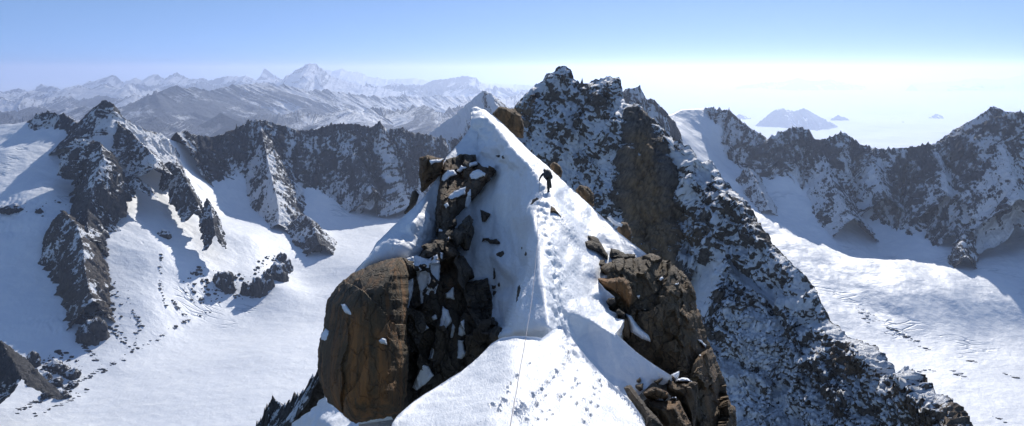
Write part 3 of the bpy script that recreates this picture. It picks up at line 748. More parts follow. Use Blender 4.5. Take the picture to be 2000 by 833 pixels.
fg_lines = [spine[1:],
   [(1086,378,49.8),(1104,420,47.6),(1120,452,46.4),(1136,490,45),(1160,528,43.6)],                            # upper rib on the right
   [(1098,385,52.5),(1124,430,50),(1152,470,48.4),(1185,512,47.4)],                                               # trough behind it
   [(1074,472,41.2),(1092,540,39.4),(1112,590,38),(1150,624,37),(1190,646,36.5)],                                 # lower rib
   [(1096,604,36.2),(1126,664,36.4),(1176,726,35.2),(1225,752,34.6)],
   [(1032,420,46.5),(1040,460,44),(1040,500,41),(1038,540,38.5),(1030,570,37),(1012,612,36),(1000,650,36)],       # left lip of the walked crest
   [(1018,426,53),(1022,470,52),(1024,520,51.2),(1014,548,51),(1000,590,51),(986,640,51)],                        # foot of that lip
   [(858,352,64),(848,400,61.8),(853,440,60.8),(848,468,60)],
   [(838,370,62.2),(815,420,59.2),(790,452,57.2),(752,478,55.6),(716,512,54.6)]]
fg_pts = [(938,262,70.5),(935,290,69.4),(905,295,68),(962,292,66.6),(1000,335,61),(965,330,65),(920,340,66),(960,380,62),(1000,380,58),(1028,392,53),(1000,420,57),(960,440,59.6),(920,420,62),(880,380,63.2),(880,430,61.3),
   (1000,480,55),(960,500,57.4),(920,500,58.6),(880,500,58.8),(1000,560,53.5),(960,580,56),(920,590,56.6),(860,560,57.2),(820,540,56.6),(850,640,55.6),(930,650,55.4),(960,660,55),(760,640,54.6),
   (1060,500,39.2),(1080,560,37.2),(1090,610,35.4),(1110,470,45.2),(1130,540,42),(1150,580,40.8),(1080,440,45.8),(1090,400,48),(1080,350,55.5),(1050,305,61.5),(1120,395,54),(1180,460,49.8),(1220,500,48),(1150,435,51.5),
   (1150,650,37),(1200,700,35.6),(1220,720,35.1),(1190,600,40.8),(1185,530,46.4),
   (800,440,57),(815,470,57),(770,470,56),(790,490,55.8),(745,500,55),(830,450,58.6),(835,410,60.8)]
path = [(1105,648),(1088,606),(1078,570),(1082,530),(1076,490),(1068,450),(1058,410),(1066,375),(1058,342),(1036,318),(1020,298)]
def fg_base(qx, qy):
    ctrl = [tuple(p) for p in fg_outline]; n = len(ctrl); ed = [(i, (i+1) % n) for i in range(n)]
    for ln in fg_lines:
        b = len(ctrl); ctrl += [tuple(p) for p in ln]; ed += [(b+i, b+i+1) for i in range(len(ln)-1)]
    ctrl += [tuple(p) for p in fg_pts]
    return 1/interp_inv(ctrl, ed, np.asarray(qx, float), np.asarray(qy, float))
def fg_disp(V, N, W):
    px, py = W[:, 0], W[:, 1]
    d = .16*fbm(V[:, 0]/2.6, V[:, 1]/4.0, V[:, 2]/2.6, 91, 3)+.05*fbm(V[:, 0]/.8, V[:, 1]/1.4, V[:, 2]/.8, 92, 3)
    # wind flutes running down the steep face
    d = d+.06*ridged(V[:, 0]/1.1+V[:, 2]*.25, V[:, 2]/5., 0*px, 93, 3)
    # trodden trail
    m = np.clip(1-dist_poly(px, py, path, False)/np.interp(py, [300, 380, 640], [9, 15, 22]), 0, 1)**.6
    st = np.clip(perlin(V[:, 0]/.42, V[:, 1]/.62, V[:, 2]/.5, 95)*2.2-.15, -.2, 1)
    d = d-m*(.17*st+.07*fbm(V[:, 0]/.3, V[:, 1]/.4, V[:, 2]/.3, 96, 3))
    # scalloped lump of the cornice
    c = soft(px, py, [(700,525),(750,480),(800,430),(848,395),(850,460),(815,495),(770,505)], 14)
    d = d+c*(.45*fbm(V[:, 0]/3.4+3, V[:, 1]/3, V[:, 2]/2.4, 97, 2)+.10*ridged(V[:, 0]/1.8, V[:, 1], V[:, 2]/.9, 98, 2))
    r = soft(px, py, [(930,215),(955,232),(1005,300),(1020,340),(960,330),(925,300),(922,250)], 10)
    d = d+r*(.40*fbm(V[:, 0]/2.6, V[:, 1]/3, V[:, 2]/1.3, 99, 3)+.25*ridged(V[:, 0]/4+V[:, 2]/3, V[:, 1]/6, V[:, 2]/1.6, 100, 2))
    edge = np.clip(dist_poly(px, py, fg_outline)/6, 0, 1)
    return V+N*(d*edge)[:, None]
V, T, W, nf, B = relief(fg_outline, fg_pts, fg_lines, step=1.9, smooth=7, seed=21, disp=fg_disp, edge_rough=.8, edge_wl=22, back=dict(depth=14, inward=.12, down=.7, rings=6))
RV, RW = V[:nf].copy(), W
link('snow_ridge', mesh_np('snow_ridge', V, T), M_SNOW, kind='structure')

# ---- nearest snow dome with its footprints
mound_outline = [(765,846,21.6),(766,828,21.8),(775,813,22.3),(800,791,23.4),(826,772,24.3),(850,757,25),(876,741,25.7),(900,726,26.3),(922,709,26.9),(942,690,27.5),(960,671,28),(980,660,28.3),(1005,656,28.4),(1030,657,28.3),(1058,660,28.8),(1074,648,30.2),(1092,636,31.4),(1104,640,31.2),(1118,660,30),(1136,686,28.8),(1160,714,27),(1188,744,25.2),(1212,766,23.8),(1236,788,22.6),(1252,812,21.6),(1262,836,20.8),(1268,870,19.8),(1268,930,17),(760,930,18.6)]
mound_pts = [(1000,690,26),(1060,690,26.6),(1000,740,23.6),(1060,740,24.0),(1110,720,25.6),(940,740,24.6),(900,780,22.9),(960,790,21.7),(1040,790,21.8),(1120,790,22.2),(1180,800,22),(840,810,22.2),(880,830,21),(960,840,20),(1060,840,20),(1160,840,20.4),(1220,840,20.6),(1000,890,18.4),(1140,890,18.6),(860,890,19.4)]
_f = [(130,630,30,16,-30),(145,700,18,26,0),(65,735,52,14,-35),(180,597,12,14,0),(210,562,18,12,-30),(247,537,12,17,30),(268,508,18,12,-30),(305,497,11,14,0),(308,460,20,9,-35),(340,430,22,11,-35),(345,445,16,8,-30),(335,405,14,9,-40),(340,385,18,7,-40),(355,392,8,7,0),(225,400,9,9,0),(388,510,7,6,0),(378,553,8,6,0),(360,600,8,9,0),(315,632,8,7,0),(290,655,8,9,0),(284,640,8,7,0),(388,692,12,9,-30),(445,727,11,10,-30),(470,760,10,9,-30),(510,716,8,8,-30),(468,690,18,8,-40),(425,665,14,6,-20),(492,603,16,8,-35),(520,670,7,7,0),(518,628,8,7,-30),(490,642,10,7,-30),(480,520,7,7,0),(496,522,8,8,0),(520,572,9,8,0),(30,530,10,7,0),(105,462,8,7,0),(200,640,8,8,0),(225,730,10,8,0),(238,760,8,8,0),(22,770,30,10,-35),(88,808,30,14,-35),(430,800,30,14,-40),(205,800,9,8,0),(150,805,8,8,0),(395,575,9,6,0),(407,575,6,6,0),(530,590,6,6,0),(300,560,5,5,0),(182,745,20,6,-50),(355,650,5,5,0)]
feet = [(1000+a/3.05, 560+b/3.05, w/3.05/2, h/3.05/2, r) for a, b, w, h, r in _f]
feet += [(600+a/2.36, 480+b/2.36, w/2.36/2, h/2.36/2, r) for a, b, w, h, r in [(856,740,14,10,-30),(878,765,8,14,0),(888,742,8,8,0),(907,718,18,6,-20),(920,650,9,8,0),(925,675,8,8,0),(962,600,8,6,0),(975,770,32,12,-30),(890,770,6,6,0),(1000,740,50,12,-30),(935,630,6,6,0),(1165,690,12,16,20)]]
def mound_disp(V, N, W):
    px, py = W[:, 0], W[:, 1]
    d = .09*fbm(V[:, 0]/2.2, V[:, 1]/2.2, V[:, 2]/2.2, 111, 3)+.012*fbm(V[:, 0]/.35, V[:, 1]/.35, V[:, 2]/.35, 112, 3)
    d = d-.05*np.clip(1-dist_poly(px, py, [(1012,832),(1045,766),(1066,748),(1084,728),(1102,706),(1112,688),(1104,655)], False)/7, 0, 1)*(.5+1.2*np.abs(perlin(px/4, py/4, 0*px, 119)))
    rf = random.Random(3)
    for fx, fy, a, b, r in feet:
        q_ = rf.uniform(.75, 1.3); a, b = a*q_*rf.uniform(.8, 1.2), b*q_*.9; r = r+rf.uniform(-20, 10)
        k = np.where((abs(px-fx) < 30) & (abs(py-fy) < 26))[0]
        c, s = math.cos(math.radians(r)), math.sin(math.radians(r))
        ux, uy = (px[k]-fx)*c-(py[k]-fy)*s, (px[k]-fx)*s+(py[k]-fy)*c
        q = np.hypot(ux/(a+.9), uy/(b+.9))*(1+.8*perlin(px[k]/2.6, py[k]/2.6, 0*k+.3, 113))
        d[k] += -.10*np.clip(1.5-q*1.25, 0, 1)**.8+.03*np.exp(-((q-1.45)/.3)**2)
    m = np.clip(1-dist_poly(px, py, [(1098,640),(1108,670),(1130,700)], False)/18, 0, 1)**.6
    d = d-m*.10*np.clip(perlin(V[:, 0]/.25, V[:, 1]/.4, V[:, 2]/.3, 114)*2, -.3, 1)
    d = d-.10*np.clip(1-dist_poly(px, py, [(1195,752),(1225,780),(1256,820)], False)/14, 0, 1)*(.3+np.abs(perlin(px/5, py/7, 0*px, 115))*2.5)
    edge = np.clip(dist_poly(px, py, mound_outline)/5, 0, 1)
    return V+N*(d*edge)[:, None]
V, T, W, nf, B = relief(mound_outline, mound_pts, step=1.35, smooth=120, seed=22, disp=mound_disp, edge_rough=.9, edge_wl=40, back=dict(depth=4.5, inward=.10, down=.9, rings=6))
MOUND = (V[:nf].copy(), W)
link('snow_dome', mesh_np('snow_dome', V, T), M_SNOW, kind='structure')

# ---- rocks: every outline becomes a block with its own bulge, sides and thickness
def terr(v, k=3.):
    a = v*k; f = np.floor(a); r = a-f
    return (f+np.clip((r-.25)/.5, 0, 1)**2)/k
def rock_disp(amp, seed, L=1.6, st=1.):
    def fn(V, N, W):
        n = terr(fbm(V[:, 0]/L, V[:, 1]/L, V[:, 2]/(L*1.8), seed, 3)*.9, 3.)
        n = n+.35*terr(ridged(V[:, 0]/(L*.55)+V[:, 2]*.15, V[:, 1]/L, V[:, 2]/(L*2.2), seed+3, 3), 2.5)
        n = n+.12*fbm(V[:, 0]/(L*.16), V[:, 1]/(L*.16), V[:, 2]/(L*.2), seed+7, 3)
        return n*amp
    return fn
SURF = {}
def on(o, off=.05):
    W0, Y0 = SURF[o.name]
    def f(px, py):
        r = np.empty(len(px))
        for i in range(len(px)):
            d = np.hypot(W0[:, 0]-px[i], W0[:, 1]-py[i]); k = np.argsort(d)[:8]
            r[i] = Y0[k].mean()
        return .5*r+.5*r.mean()-off
    return f
def blocks(px, py, S, seed, ax=1., ay=1.6, tilt=1.):
    rng = np.random.default_rng(seed)
    x0, x1, y0, y1 = px.min(), px.max(), py.min(), py.max()
    n = int(max(3, (x1-x0)*(y1-y0)/(S*S*ax*ay)))
    cx, cy = rng.uniform(x0, x1, n), rng.uniform(y0, y1, n)
    of, tx, ty = rng.uniform(-1, 1, n), rng.normal(0, .5, n), rng.normal(0, .35, n)
    wx = px+S*.18*perlin(px/S*1.5, py/S*1.5, 0*px, seed); wy = py+S*.18*perlin(px/S*1.5, py/S*1.5, 0*px+7, seed)
    best = np.full(len(px), 1e9); j = np.zeros(len(px), int)
    for i in range(n):
        d = ((wx-cx[i])/ax)**2+((wy-cy[i])/ay)**2
        m = d < best; best[m] = d[m]; j[m] = i
    return of[j]+tilt*(tx[j]*(wx-cx[j])+ty[j]*(wy-cy[j]))/S
def lump(name, poly, bulge, mat, parent=None, sink=.15, Y=None, yoff=0., rough=1.6, step=1.8, amp=.3, rw=None, seed=1, depth=1.2, tint=None, L=1.6, shear=None, curve=2, blk=None, **tags):
    """poly in photo pixels; Y None: it grows out of the snow surface behind it"""
    rng = np.random.default_rng(seed)
    ol = densify(poly, step, True)[:, :2]
    if rough:
        nrm = np.roll(ol, -1, 0)-np.roll(ol, 1, 0); nrm = np.stack([-nrm[:, 1], nrm[:, 0]], -1)/(np.linalg.norm(nrm, axis=1, keepdims=True)+1e-6)
        wl = max(5., rough*5)
        ol = ol+nrm*(rough*fbm(ol[:, 0]/wl, ol[:, 1]/wl, 0*ol[:, 0]+seed*1.7, seed, 3, .6))[:, None]
    W, T, B = tri_fill(ol, step, rng)
    px, py = W[:, 0], W[:, 1]
    base = fg_base(px, py) if Y is None else (Y(px, py) if callable(Y) else np.full(len(px), float(Y)))
    if Y is None:                     # a plain average keeps it from folding over creases
        base = .4*base+.6*laplace(base, T, 60, np.zeros(len(px), bool))
    dd = dist_poly(px, py, ol)
    R = rw or max(2., dd.max()*.7)
    prof = np.clip(1-(1-np.clip(dd/R, 0, 1))**curve, 0, 1)**.6
    Yv = base+yoff+sink-(bulge+sink)*prof
    if shear: Yv = Yv+shear[0]*(px-px.mean())+shear[1]*(py-py.mean())
    V = P(px, py, Yv); T = orient(V, T)
    if amp:
        N = vert_normals(V, T)
        dirv = V/np.linalg.norm(V, axis=1, keepdims=True)
        dsp = rock_disp(amp, seed, L)(V, N, W)*np.clip(dd/3., 0, 1)
        if blk:
            for S, am in blk: dsp = dsp+am*blocks(px, py, S, seed+int(S))*np.clip(dd/3., 0, 1)
        V = V-dirv*(dsp*.8)[:, None]+N*(dsp*.4)[:, None]
    nf = len(V)
    V, T = close_back(V, T, B, depth=depth, inward=.3, down=.1, rings=3)
    tn = np.zeros(len(V)) if tint is None else pad(tint(px, py), len(V)) if callable(tint) else np.full(len(V), float(tint))
    o = link(name, mesh_np(name, V-(0 if parent is not None else 0), T, True, {'tint': tn}), mat, parent, **tags)
    if mat.name != 'patch_snow': o.data.set_sharp_from_angle(angle=math.radians(38))
    SURF[o.name] = (W, V[:nf, 1])
    return o
cr = lambda pts, x0, y0, s: [(x0+a/s, y0+b/s) for a, b in pts]
A1 = lambda *p: cr(p, 780, 190, 3.968)
A2 = lambda *p: cr(p, 680, 370, 3.968)
A3 = lambda *p: cr(p, 600, 480, 2.36)
A4 = lambda *p: cr(p, 900, 380, 3.968)
A5 = lambda *p: cr(p, 1100, 420, 3.968)
A6 = lambda *p: cr(p, 1180, 620, 3.912)
A7 = lambda *p: cr(p, 1050, 450, 2.174)

G_TOWER = granite_mat('streaked_granite', warmth=.9, L=6., streaks=1., dark=(.085,.068,.048), mid=(.20,.15,.095), warm=(.33,.17,.075), pale=(.34,.29,.20))
G_WALL = granite_mat('dark_granite', warmth=.3, L=4., dark=(.06,.052,.044), mid=(.17,.138,.105), pale=(.30,.27,.22), warm=(.24,.16,.09))
G_BIG = granite_mat('brown_granite', warmth=.4, L=3.5, dark=(.09,.072,.052), mid=(.22,.165,.105), warm=(.30,.19,.10), pale=(.33,.28,.19), streaks=.7)
G_BLOCK = granite_mat('ochre_granite', warmth=.5, L=2.5, mid=(.25,.165,.095), dark=(.11,.08,.052), warm=(.33,.19,.09))

tower = [(786,503),(765,505),(740,512),(706,526),(685,536),(670,550),(649,572),(638,592),(634,620),(632,640),(624,662),(621,692),(620,718),(624,744),(632,770),(647,790),(676,815),(693,825),(727,820),(765,814),(784,806),(794,770),(796,700),(794,640),(798,586),(797,530)]
o = lump('rock_tower', tower, 5., G_TOWER, Y=lambda px, py: 54.2-.012*(py-500)-.008*(px-620), rw=85, rough=1.6, amp=.16, blk=[(75, .30), (26, .05)], L=3., seed=41, depth=7, step=2.0, curve=2.2,
     tint=lambda px, py: .9*soft(px, py, [(655,640),(690,600),(760,640),(775,760),(740,815),(690,815),(640,770)], 25),
     label='tall rounded granite tower with orange vertical streaks, left of the dark rock wall', cat='rock tower')
for i, p in enumerate([A3((155,270),(175,268),(200,295),(217,322),(208,332),(170,310)), A3((62,412),(84,382),(112,400),(137,466),(95,456),(65,437)), A3((325,440),(345,422),(365,430),(370,460),(340,455))]):
    lump('snow_patch', p, .35, M_SNOW2, o, Y=on(o), amp=.03, rough=.8, seed=60+i, step=1.3, depth=.8)

wall = [(862,341),(861,331),(872,311),(891,307),(898,302),(929,303),(932,316),(939,324),(970,332),(961,346),(941,371),(921,392),(908,405),(889,423),(885,451),(894,443),(909,430),(917,420),(927,448),(917,488),(907,488),(899,476),(884,470),(889,481),(894,504),(905,499),(922,526),(927,541),(913,551),(952,544),(964,594),(964,641),(984,645),(975,662),(940,692),(900,728),(850,764),(800,800),(770,812),(768,700),(774,600),(780,530),(788,505),(812,514),(822,492),(838,478),(854,470),(851,445),(850,420),(854,385),(857,366)]
wo = lump('rock_wall', wall, 1.9, G_WALL, rw=14, rough=1.8, amp=.22, blk=[(34, .75), (14, .22)], L=2.2, seed=43, depth=2.5, step=1.9, sink=.1, yoff=-.5,
     tint=lambda px, py: .25*soft(px, py, [(860,300),(970,320),(940,380),(870,420),(850,380)], 16)+.25*soft(px, py, [(850,480),(880,480),(895,560),(870,600)], 12),
     label='dark broken rock wall streaked with snow below the pointed snow summit', cat='rock wall')
patches = [A1((540,510),(600,495),(610,520),(540,548)), A1((435,575),(480,530),(522,545),(470,582)), A1((328,645),(335,610),(375,565),(425,565),(447,598),(390,620),(350,658)), A1((545,600),(575,570),(620,560),(690,600),(717,632),(690,637),(650,615),(600,642),(550,637)),
  A1((350,782),(440,720),(517,690),(510,752),(400,807)), A1((500,850),(525,740),(553,702),(562,770),(555,815),(530,860)), A2((740,120),(770,100),(785,130),(760,150)), A2((700,305),(740,320),(730,335),(705,330)), A2((760,400),(775,360),(790,370),(785,420)),
  A3((445,62),(500,45),(560,60),(600,40),(614,90),(607,180),(590,235),(570,215),(556,272),(522,272),(518,210),(505,150),(500,105),(465,105)), A3((440,170),(490,150),(490,200),(460,317),(445,312),(465,222),(438,200)), A3((638,222),(676,188),(679,250),(640,242)), A3((603,392),(625,280),(650,300),(667,350),(640,382),(613,400)),
  A3((655,422),(670,358),(682,380),(670,427)), A3((694,412),(705,350),(725,338),(731,410),(715,417)), A3((688,525),(695,435),(720,437),(730,500),(716,525)), A3((558,527),(575,468),(588,480),(580,522)), A3((519,392),(545,358),(561,380),(530,397)), A3((485,655),(500,610),(530,545),(562,560),(585,600),(545,640),(505,668)), A3((573,332),(590,313),(602,340),(580,347)), A3((412,125),(425,118),(430,135),(418,142)), A3((612,30),(628,35),(626,72),(610,60))]
for i, p in enumerate(patches):
    lump('snow_patch', p, .3, M_SNOW2, wo, Y=on(wo), rough=1.1, amp=.05, seed=80+i, step=1.4, depth=1.2, sink=.12, rw=3)
for i, p in enumerate([A2((550,530),(590,470),(640,430),(690,395),(690,460),(650,520),(600,548),(560,550)), A2((640,700),(665,670),(690,710),(690,740),(660,780),(640,760)), A2((560,590),(590,575),(615,590),(590,620))]):
    lump('rock_step', p, .5, G_WALL, wo, Y=on(wo, .35), rough=1.2, amp=.15, seed=120+i, step=1.5, depth=1.6, rw=5)

lump('rock_pillar', A1((155,470),(225,448),(270,463),(345,480),(335,560),(322,602),(250,657),(215,700),(170,742),(165,660),(150,600)), 1.6, G_BLOCK, Y=64.5, blk=[(22,.4)], rough=1.4, amp=.45, seed=44, depth=4, tint=.15, L=1.8,
     label='square brown rock pillar on the skyline left of the dark rock wall', cat='rock')
lump('snow_cap', A1((228,490),(250,482),(345,476),(320,508),(275,508),(245,530)), .4, M_SNOW2, bpy.data.objects['rock_pillar'], Y=on(bpy.data.objects['rock_pillar'], .15), rough=.8, amp=.03, seed=45, depth=1.2, step=1.3)
lump('rock', A2((430,185),(470,120),(495,20),(520,5),(550,40),(540,80),(480,150),(440,190)), .8, G_WALL, Y=64, rough=1.2, amp=.3, seed=46, depth=3, label='dark jagged rock poking over the left snow edge above the glacier', cat='rock')

small = [
 (A4((150,118),(238,150),(195,217),(163,216)), .5, G_WALL, 'dark triangular rock on the smooth shaded snow face'),
 (A4((160,372),(170,338),(215,338),(228,352),(280,345),(322,392),(230,385),(190,355)), .4, G_WALL, 'low arched brown rock in the shaded snow face'),
 (A4((268,457),(330,435),(348,465),(310,497),(275,477)), .4, G_WALL, 'small rounded rock below the arched rock on the snow face'),
 (A4((468,398),(500,408),(527,472),(490,482),(468,452)), .4, G_WALL, 'dark rock at the foot of the walked snow crest'),
 (A4((453,520),(466,520),(458,640),(472,760),(480,840),(428,840),(440,700)), .45, G_WALL, 'thin dark rock rib running down the snow face'),
 (A4((250,560),(265,570),(272,655),(248,662)), .3, G_WALL, 'narrow upright rock sliver above the flat dark slab'),
 (A4((283,690),(300,660),(318,705),(290,728)), .3, G_WALL, 'small dark rock right of the narrow rock sliver'),
 (A4((238,708),(277,703),(270,732),(240,735)), .3, G_WALL, 'tiny rock at the upper corner of the flat dark slab'),
 (A4((248,750),(282,748),(268,802),(248,812)), .3, G_WALL, 'small rock beside the edge of the flat dark slab'),
 (A1((745,455),(775,448),(790,455),(828,438),(828,487),(795,478),(770,468)), .35, G_WALL, 'small dark rock in the snow just below the summit cornice'),
 ([(1073,416),(1077,402),(1083,407),(1091,415),(1102,430),(1107,440),(1096,434),(1088,420),(1081,416)], .35, G_BLOCK, 'long brown rock edge beside the trail below the climber'),
 ([(1036,400),(1040,390),(1048,386),(1062,394),(1054,396),(1044,400)], .3, G_WALL, 'snow dusted rock on the crest step below the climber'),
 (A5((188,158),(240,163),(270,178),(302,240),(347,310),(352,352),(320,342),(280,300),(230,277),(178,252),(168,205),(208,197)), .9, G_WALL, 'dark leaning rock, highest of the rocks on the right snow flank'),
 (A5((358,302),(370,258),(420,268),(480,298),(562,303),(567,342),(510,362),(440,352),(360,342)), .8, G_WALL, 'long flat dark rock under the right snow skyline'),
 (A5((268,382),(290,348),(320,348),(333,390),(300,402)), .5, G_WALL, 'small round dark rock between two larger dark rocks'),
 (A5((275,402),(340,420),(380,445),(432,457),(400,482),(320,477)), .5, G_WALL, 'dark low slab just above the reddish boulder'),
 (A5((338,382),(400,378),(457,420),(432,457),(380,440)), .6, G_WALL, 'dark block touching the snow strip above the reddish boulder'),
 (A5((263,492),(340,488),(432,468),(512,510),(562,622),(552,692),(512,742),(470,702),(400,632),(320,572)), 1.4, G_BLOCK, 'large reddish brown boulder against the big right rock face'),
 (A5((328,672),(350,648),(400,643),(407,682),(370,707)), .5, G_WALL, 'dark brown stone in the snow left of the reddish boulder'),
 (A5((403,747),(430,723),(482,762),(470,797),(420,782)), .5, G_WALL, 'dark brown stone below the reddish boulder'),
 (A5((395,860),(415,810),(440,840),(470,790),(500,800),(520,900),(510,960),(440,920),(400,900)), .8, G_BLOCK, 'brown pointed rocks at the left of the snow tongue'),
 (A6((240,490),(275,453),(288,490),(265,507)), .4, G_BIG, 'small upper stone in the snow above the rounded slab'),
 (A6((233,515),(302,503),(302,555),(265,572),(238,540)), .5, G_BIG, 'squat stone at the snow edge above the rounded slab'),
 (A6((368,490),(452,453),(442,490),(410,517)), .45, G_BIG, 'angular grey stone near the tip of the snow rib'),
]
for i, (p, bg_, mt, lb) in enumerate(small):
    far_r = i >= 12
    Yf = None
    if i == 17: Yf = 43.4
    if i in (18, 19): Yf = (41.3, 41.)[i-18]
    if i == 20: Yf = 42.
    if i in (21, 22, 23): Yf = None
    lump('rock', p, bg_, mt, Y=Yf, rough=1.0, amp=.16, seed=140+i, step=1.5, depth=1.6, L=.9, tint=(.75 if i == 17 else .3 if i == 10 else 0.), label=lb, cat='rock')

# skyline rocks behind the bright snow edge
for i, (p, Yv, lb) in enumerate([([(960,225),(975,208),(990,211),(1006,214),(1018,226),(1024,248),(1022,270),(1000,262),(975,245)], 84, 'rounded brown rock knob behind the snow summit'),
     ([(1074,322),(1082,317),(1093,323),(1099,335),(1096,348),(1080,340)], 66, 'brown rock behind the bright snow edge right of the climber'),
     ([(1124,372),(1132,362),(1148,364),(1160,380),(1160,402),(1140,398)], 61, 'brown rock block in the middle of the bright snow skyline'),
     ([(1206,446),(1214,434),(1226,436),(1234,456),(1230,474),(1210,464)], 55, 'lowest brown rock behind the bright snow skyline')]):
    lump('rock', p, .9, G_BLOCK, Y=Yv, rough=1.2, amp=.4, seed=180+i, depth=5, L=1.6, label=lb, cat='rock')
    if i == 3: lump('snow_patch', [(1185,425),(1192,422),(1202,432),(1217,438),(1214,444),(1200,440)], .3, M_SNOW2, bpy.data.objects[bpy.context.scene.objects[-1].name] if False else None or [ob for ob in COL.objects if ob.name.startswith('rock')][-1], Y=54, rough=.6, amp=.02, seed=186, depth=.8, step=1.3)

# the large face on the right
big = [(1180,520),(1205,512),(1236,506),(1261,499),(1271,498),(1286,501),(1307,513),(1327,528),(1342,541),(1350,553),(1358,572),(1356,588),(1367,611),(1374,634),(1381,661),(1395,689),(1404,717),(1418,749),(1421,781),(1432,802),(1434,840),(1446,920),(1262,920),(1258,840),(1250,800),(1270,760),(1306,742),(1290,724),(1240,694),(1215,668),(1196,640),(1184,610),(1176,580),(1166,552)]
bo = lump('rock_buttress', big, 2.4, G_BIG, Y=lambda px, py: 47.2-.016*(py-500)+.010*(px-1300), rw=60, rough=2., amp=.22, blk=[(60,.55),(24,.2),(10,.08)], L=2.4, seed=47, depth=8, step=2.1, sink=.4,
     tint=lambda px, py: .35*soft(px, py, [(1330,560),(1356,590),(1385,680),(1420,780),(1430,840),(1380,840),(1350,700)], 25),
     label='tall brown cracked rock face at the right edge of the snow ridge', cat='rock buttress')
def on_big(px, py): return np.full(len(px), float(np.mean(47.2-.016*(py-500)+.010*(px-1300))-2.5))
for i, p in enumerate([A7((372,352),(398,365),(430,408),(475,448),(484,477),(440,462),(395,432)), A7((512,207),(530,195),(538,205),(522,218)), A7((578,226),(602,222),(598,234),(580,235)), A7((416,278),(436,274),(430,292)), A7((450,335),(464,333),(456,343)),
     A6((698,165),(742,173),(782,213),(776,232),(740,197)), A6((722,288),(742,284),(738,318)), A6((612,740),(622,738),(662,800),(650,802)), A6((935,640),(955,630),(952,675),(940,680))]):
    lump('snow_patch', p, .25 if i else .5, M_SNOW2, bo, Y=on(bo), rough=.8, amp=.03, seed=200+i, step=1.3, depth=1.2)
lump('rock_slab', A6((150,537),(200,513),(260,588),(325,680),(400,758),(470,860),(320,880),(320,760),(280,690),(230,640)), .7, G_WALL, Y=lambda px, py: 31.3-.018*(py-750), rough=1.2, amp=.2, seed=48, depth=2.5, label='smooth grey slab along the right edge of the nearest snow dome', cat='rock')
b1 = lump('boulder', A6((300,650),(330,632),(420,638),(570,636),(602,700),(655,800),(690,880),(470,880),(400,760),(310,690)), 1.6, G_BLOCK, Y=lambda px, py: 33.2-.012*(py-800), rough=1.6, amp=.35, seed=49, depth=3, tint=.2, label='big ochre boulder at the bottom beneath the rounded slab', cat='boulder')
b2 = lump('boulder', A6((298,582),(340,545),(380,533),(440,552),(487,580),(492,606),(400,624),(320,612)), 1.1, G_BLOCK, Y=32.8, rough=1., amp=.2, seed=50, depth=2, tint=.1, label='smooth rounded slab lying on top of the big ochre boulder', cat='boulder')
b3 = lump('rock_column', A6((478,562),(468,470),(500,443),(542,500),(662,490),(712,500),(708,640),(702,760),(690,880),(668,860),(650,790),(604,690),(572,622),(492,585)), 1.5, G_BLOCK, Y=lambda px, py: 35.2-.010*(py-800), rough=1.4, amp=.35, seed=51, depth=3, label='upright ochre rock column carrying a white snow cushion', cat='rock')
lump('snow_cap', A6((543,490),(560,470),(600,460),(640,465),(672,492),(640,498),(590,496)), .8, M_SNOW2, b3, Y=on(b3, .2), rough=.4, amp=.02, seed=52, depth=1.6, step=1.2)
lump('snow_cap', A6((508,440),(545,420),(574,410),(572,448),(545,477)), .4, M_SNOW2, b3, Y=on(b3, .2), rough=1.2, amp=.06, seed=53, depth=1., step=1.2)
for i, p in enumerate([A6((388,628),(410,618),(440,620),(456,635),(420,638)), A6((500,622),(520,610),(550,608),(556,630),(540,620))]):
    lump('snow_patch', p, .5, M_SNOW2, b1, Y=on(b1, .2), rough=.4, amp=.02, seed=54+i, depth=1., step=1.2)

# ---- shaded snow fins and the rock rib under the streaked tower
fin = [(540,870,96),(572,826,92),(592,812,88),(606,802,86),(622,786,80),(634,768,76),(640,786,72),(660,800,68),(692,826,64),(740,820,60),(778,806,57),(800,870,50)]
V, T, W, nf, B = relief(fin, [(640,830,66),(700,850,60),(600,850,80),(760,850,54)], [[(634,772,75),(618,810,76),(600,860,78)],[(660,802,68),(665,860,62)]], step=2.2, smooth=5, seed=31,
     disp=lambda V, N, W: V+N*(.5*fbm(V[:, 0]/3, V[:, 1]/5, V[:, 2]/3, 131, 3))[:, None], back=dict(depth=14, inward=.1, down=.8, rings=5))
link('snow_slope', mesh_np('snow_slope', V, T), M_SNOW, kind='structure')
M_RIB = alpine_mat('rib_rock_snow', 5., thr=.62, rock=((.06, .057, .057), (.15, .14, .135)))
ridge('mountain', [(470,866,150),(498,834,150),(516,812,150),(526,790,150),(533,782,150),(544,784,150),(549,794,149),(560,790,148),(574,781,147),(584,782,146),(592,768,145),(604,757,144),(610,752,143),(616,742,142),(624,734,140),(640,720,138)], slope=(62,55), drop=26, jag=.6, flute=1.6, wl=5, step=1.8, nt=50, mat=M_RIB, seed=33, rough=.3, ends=False, smooth_tan=40, snow=(-.05,.1), spike=2.)

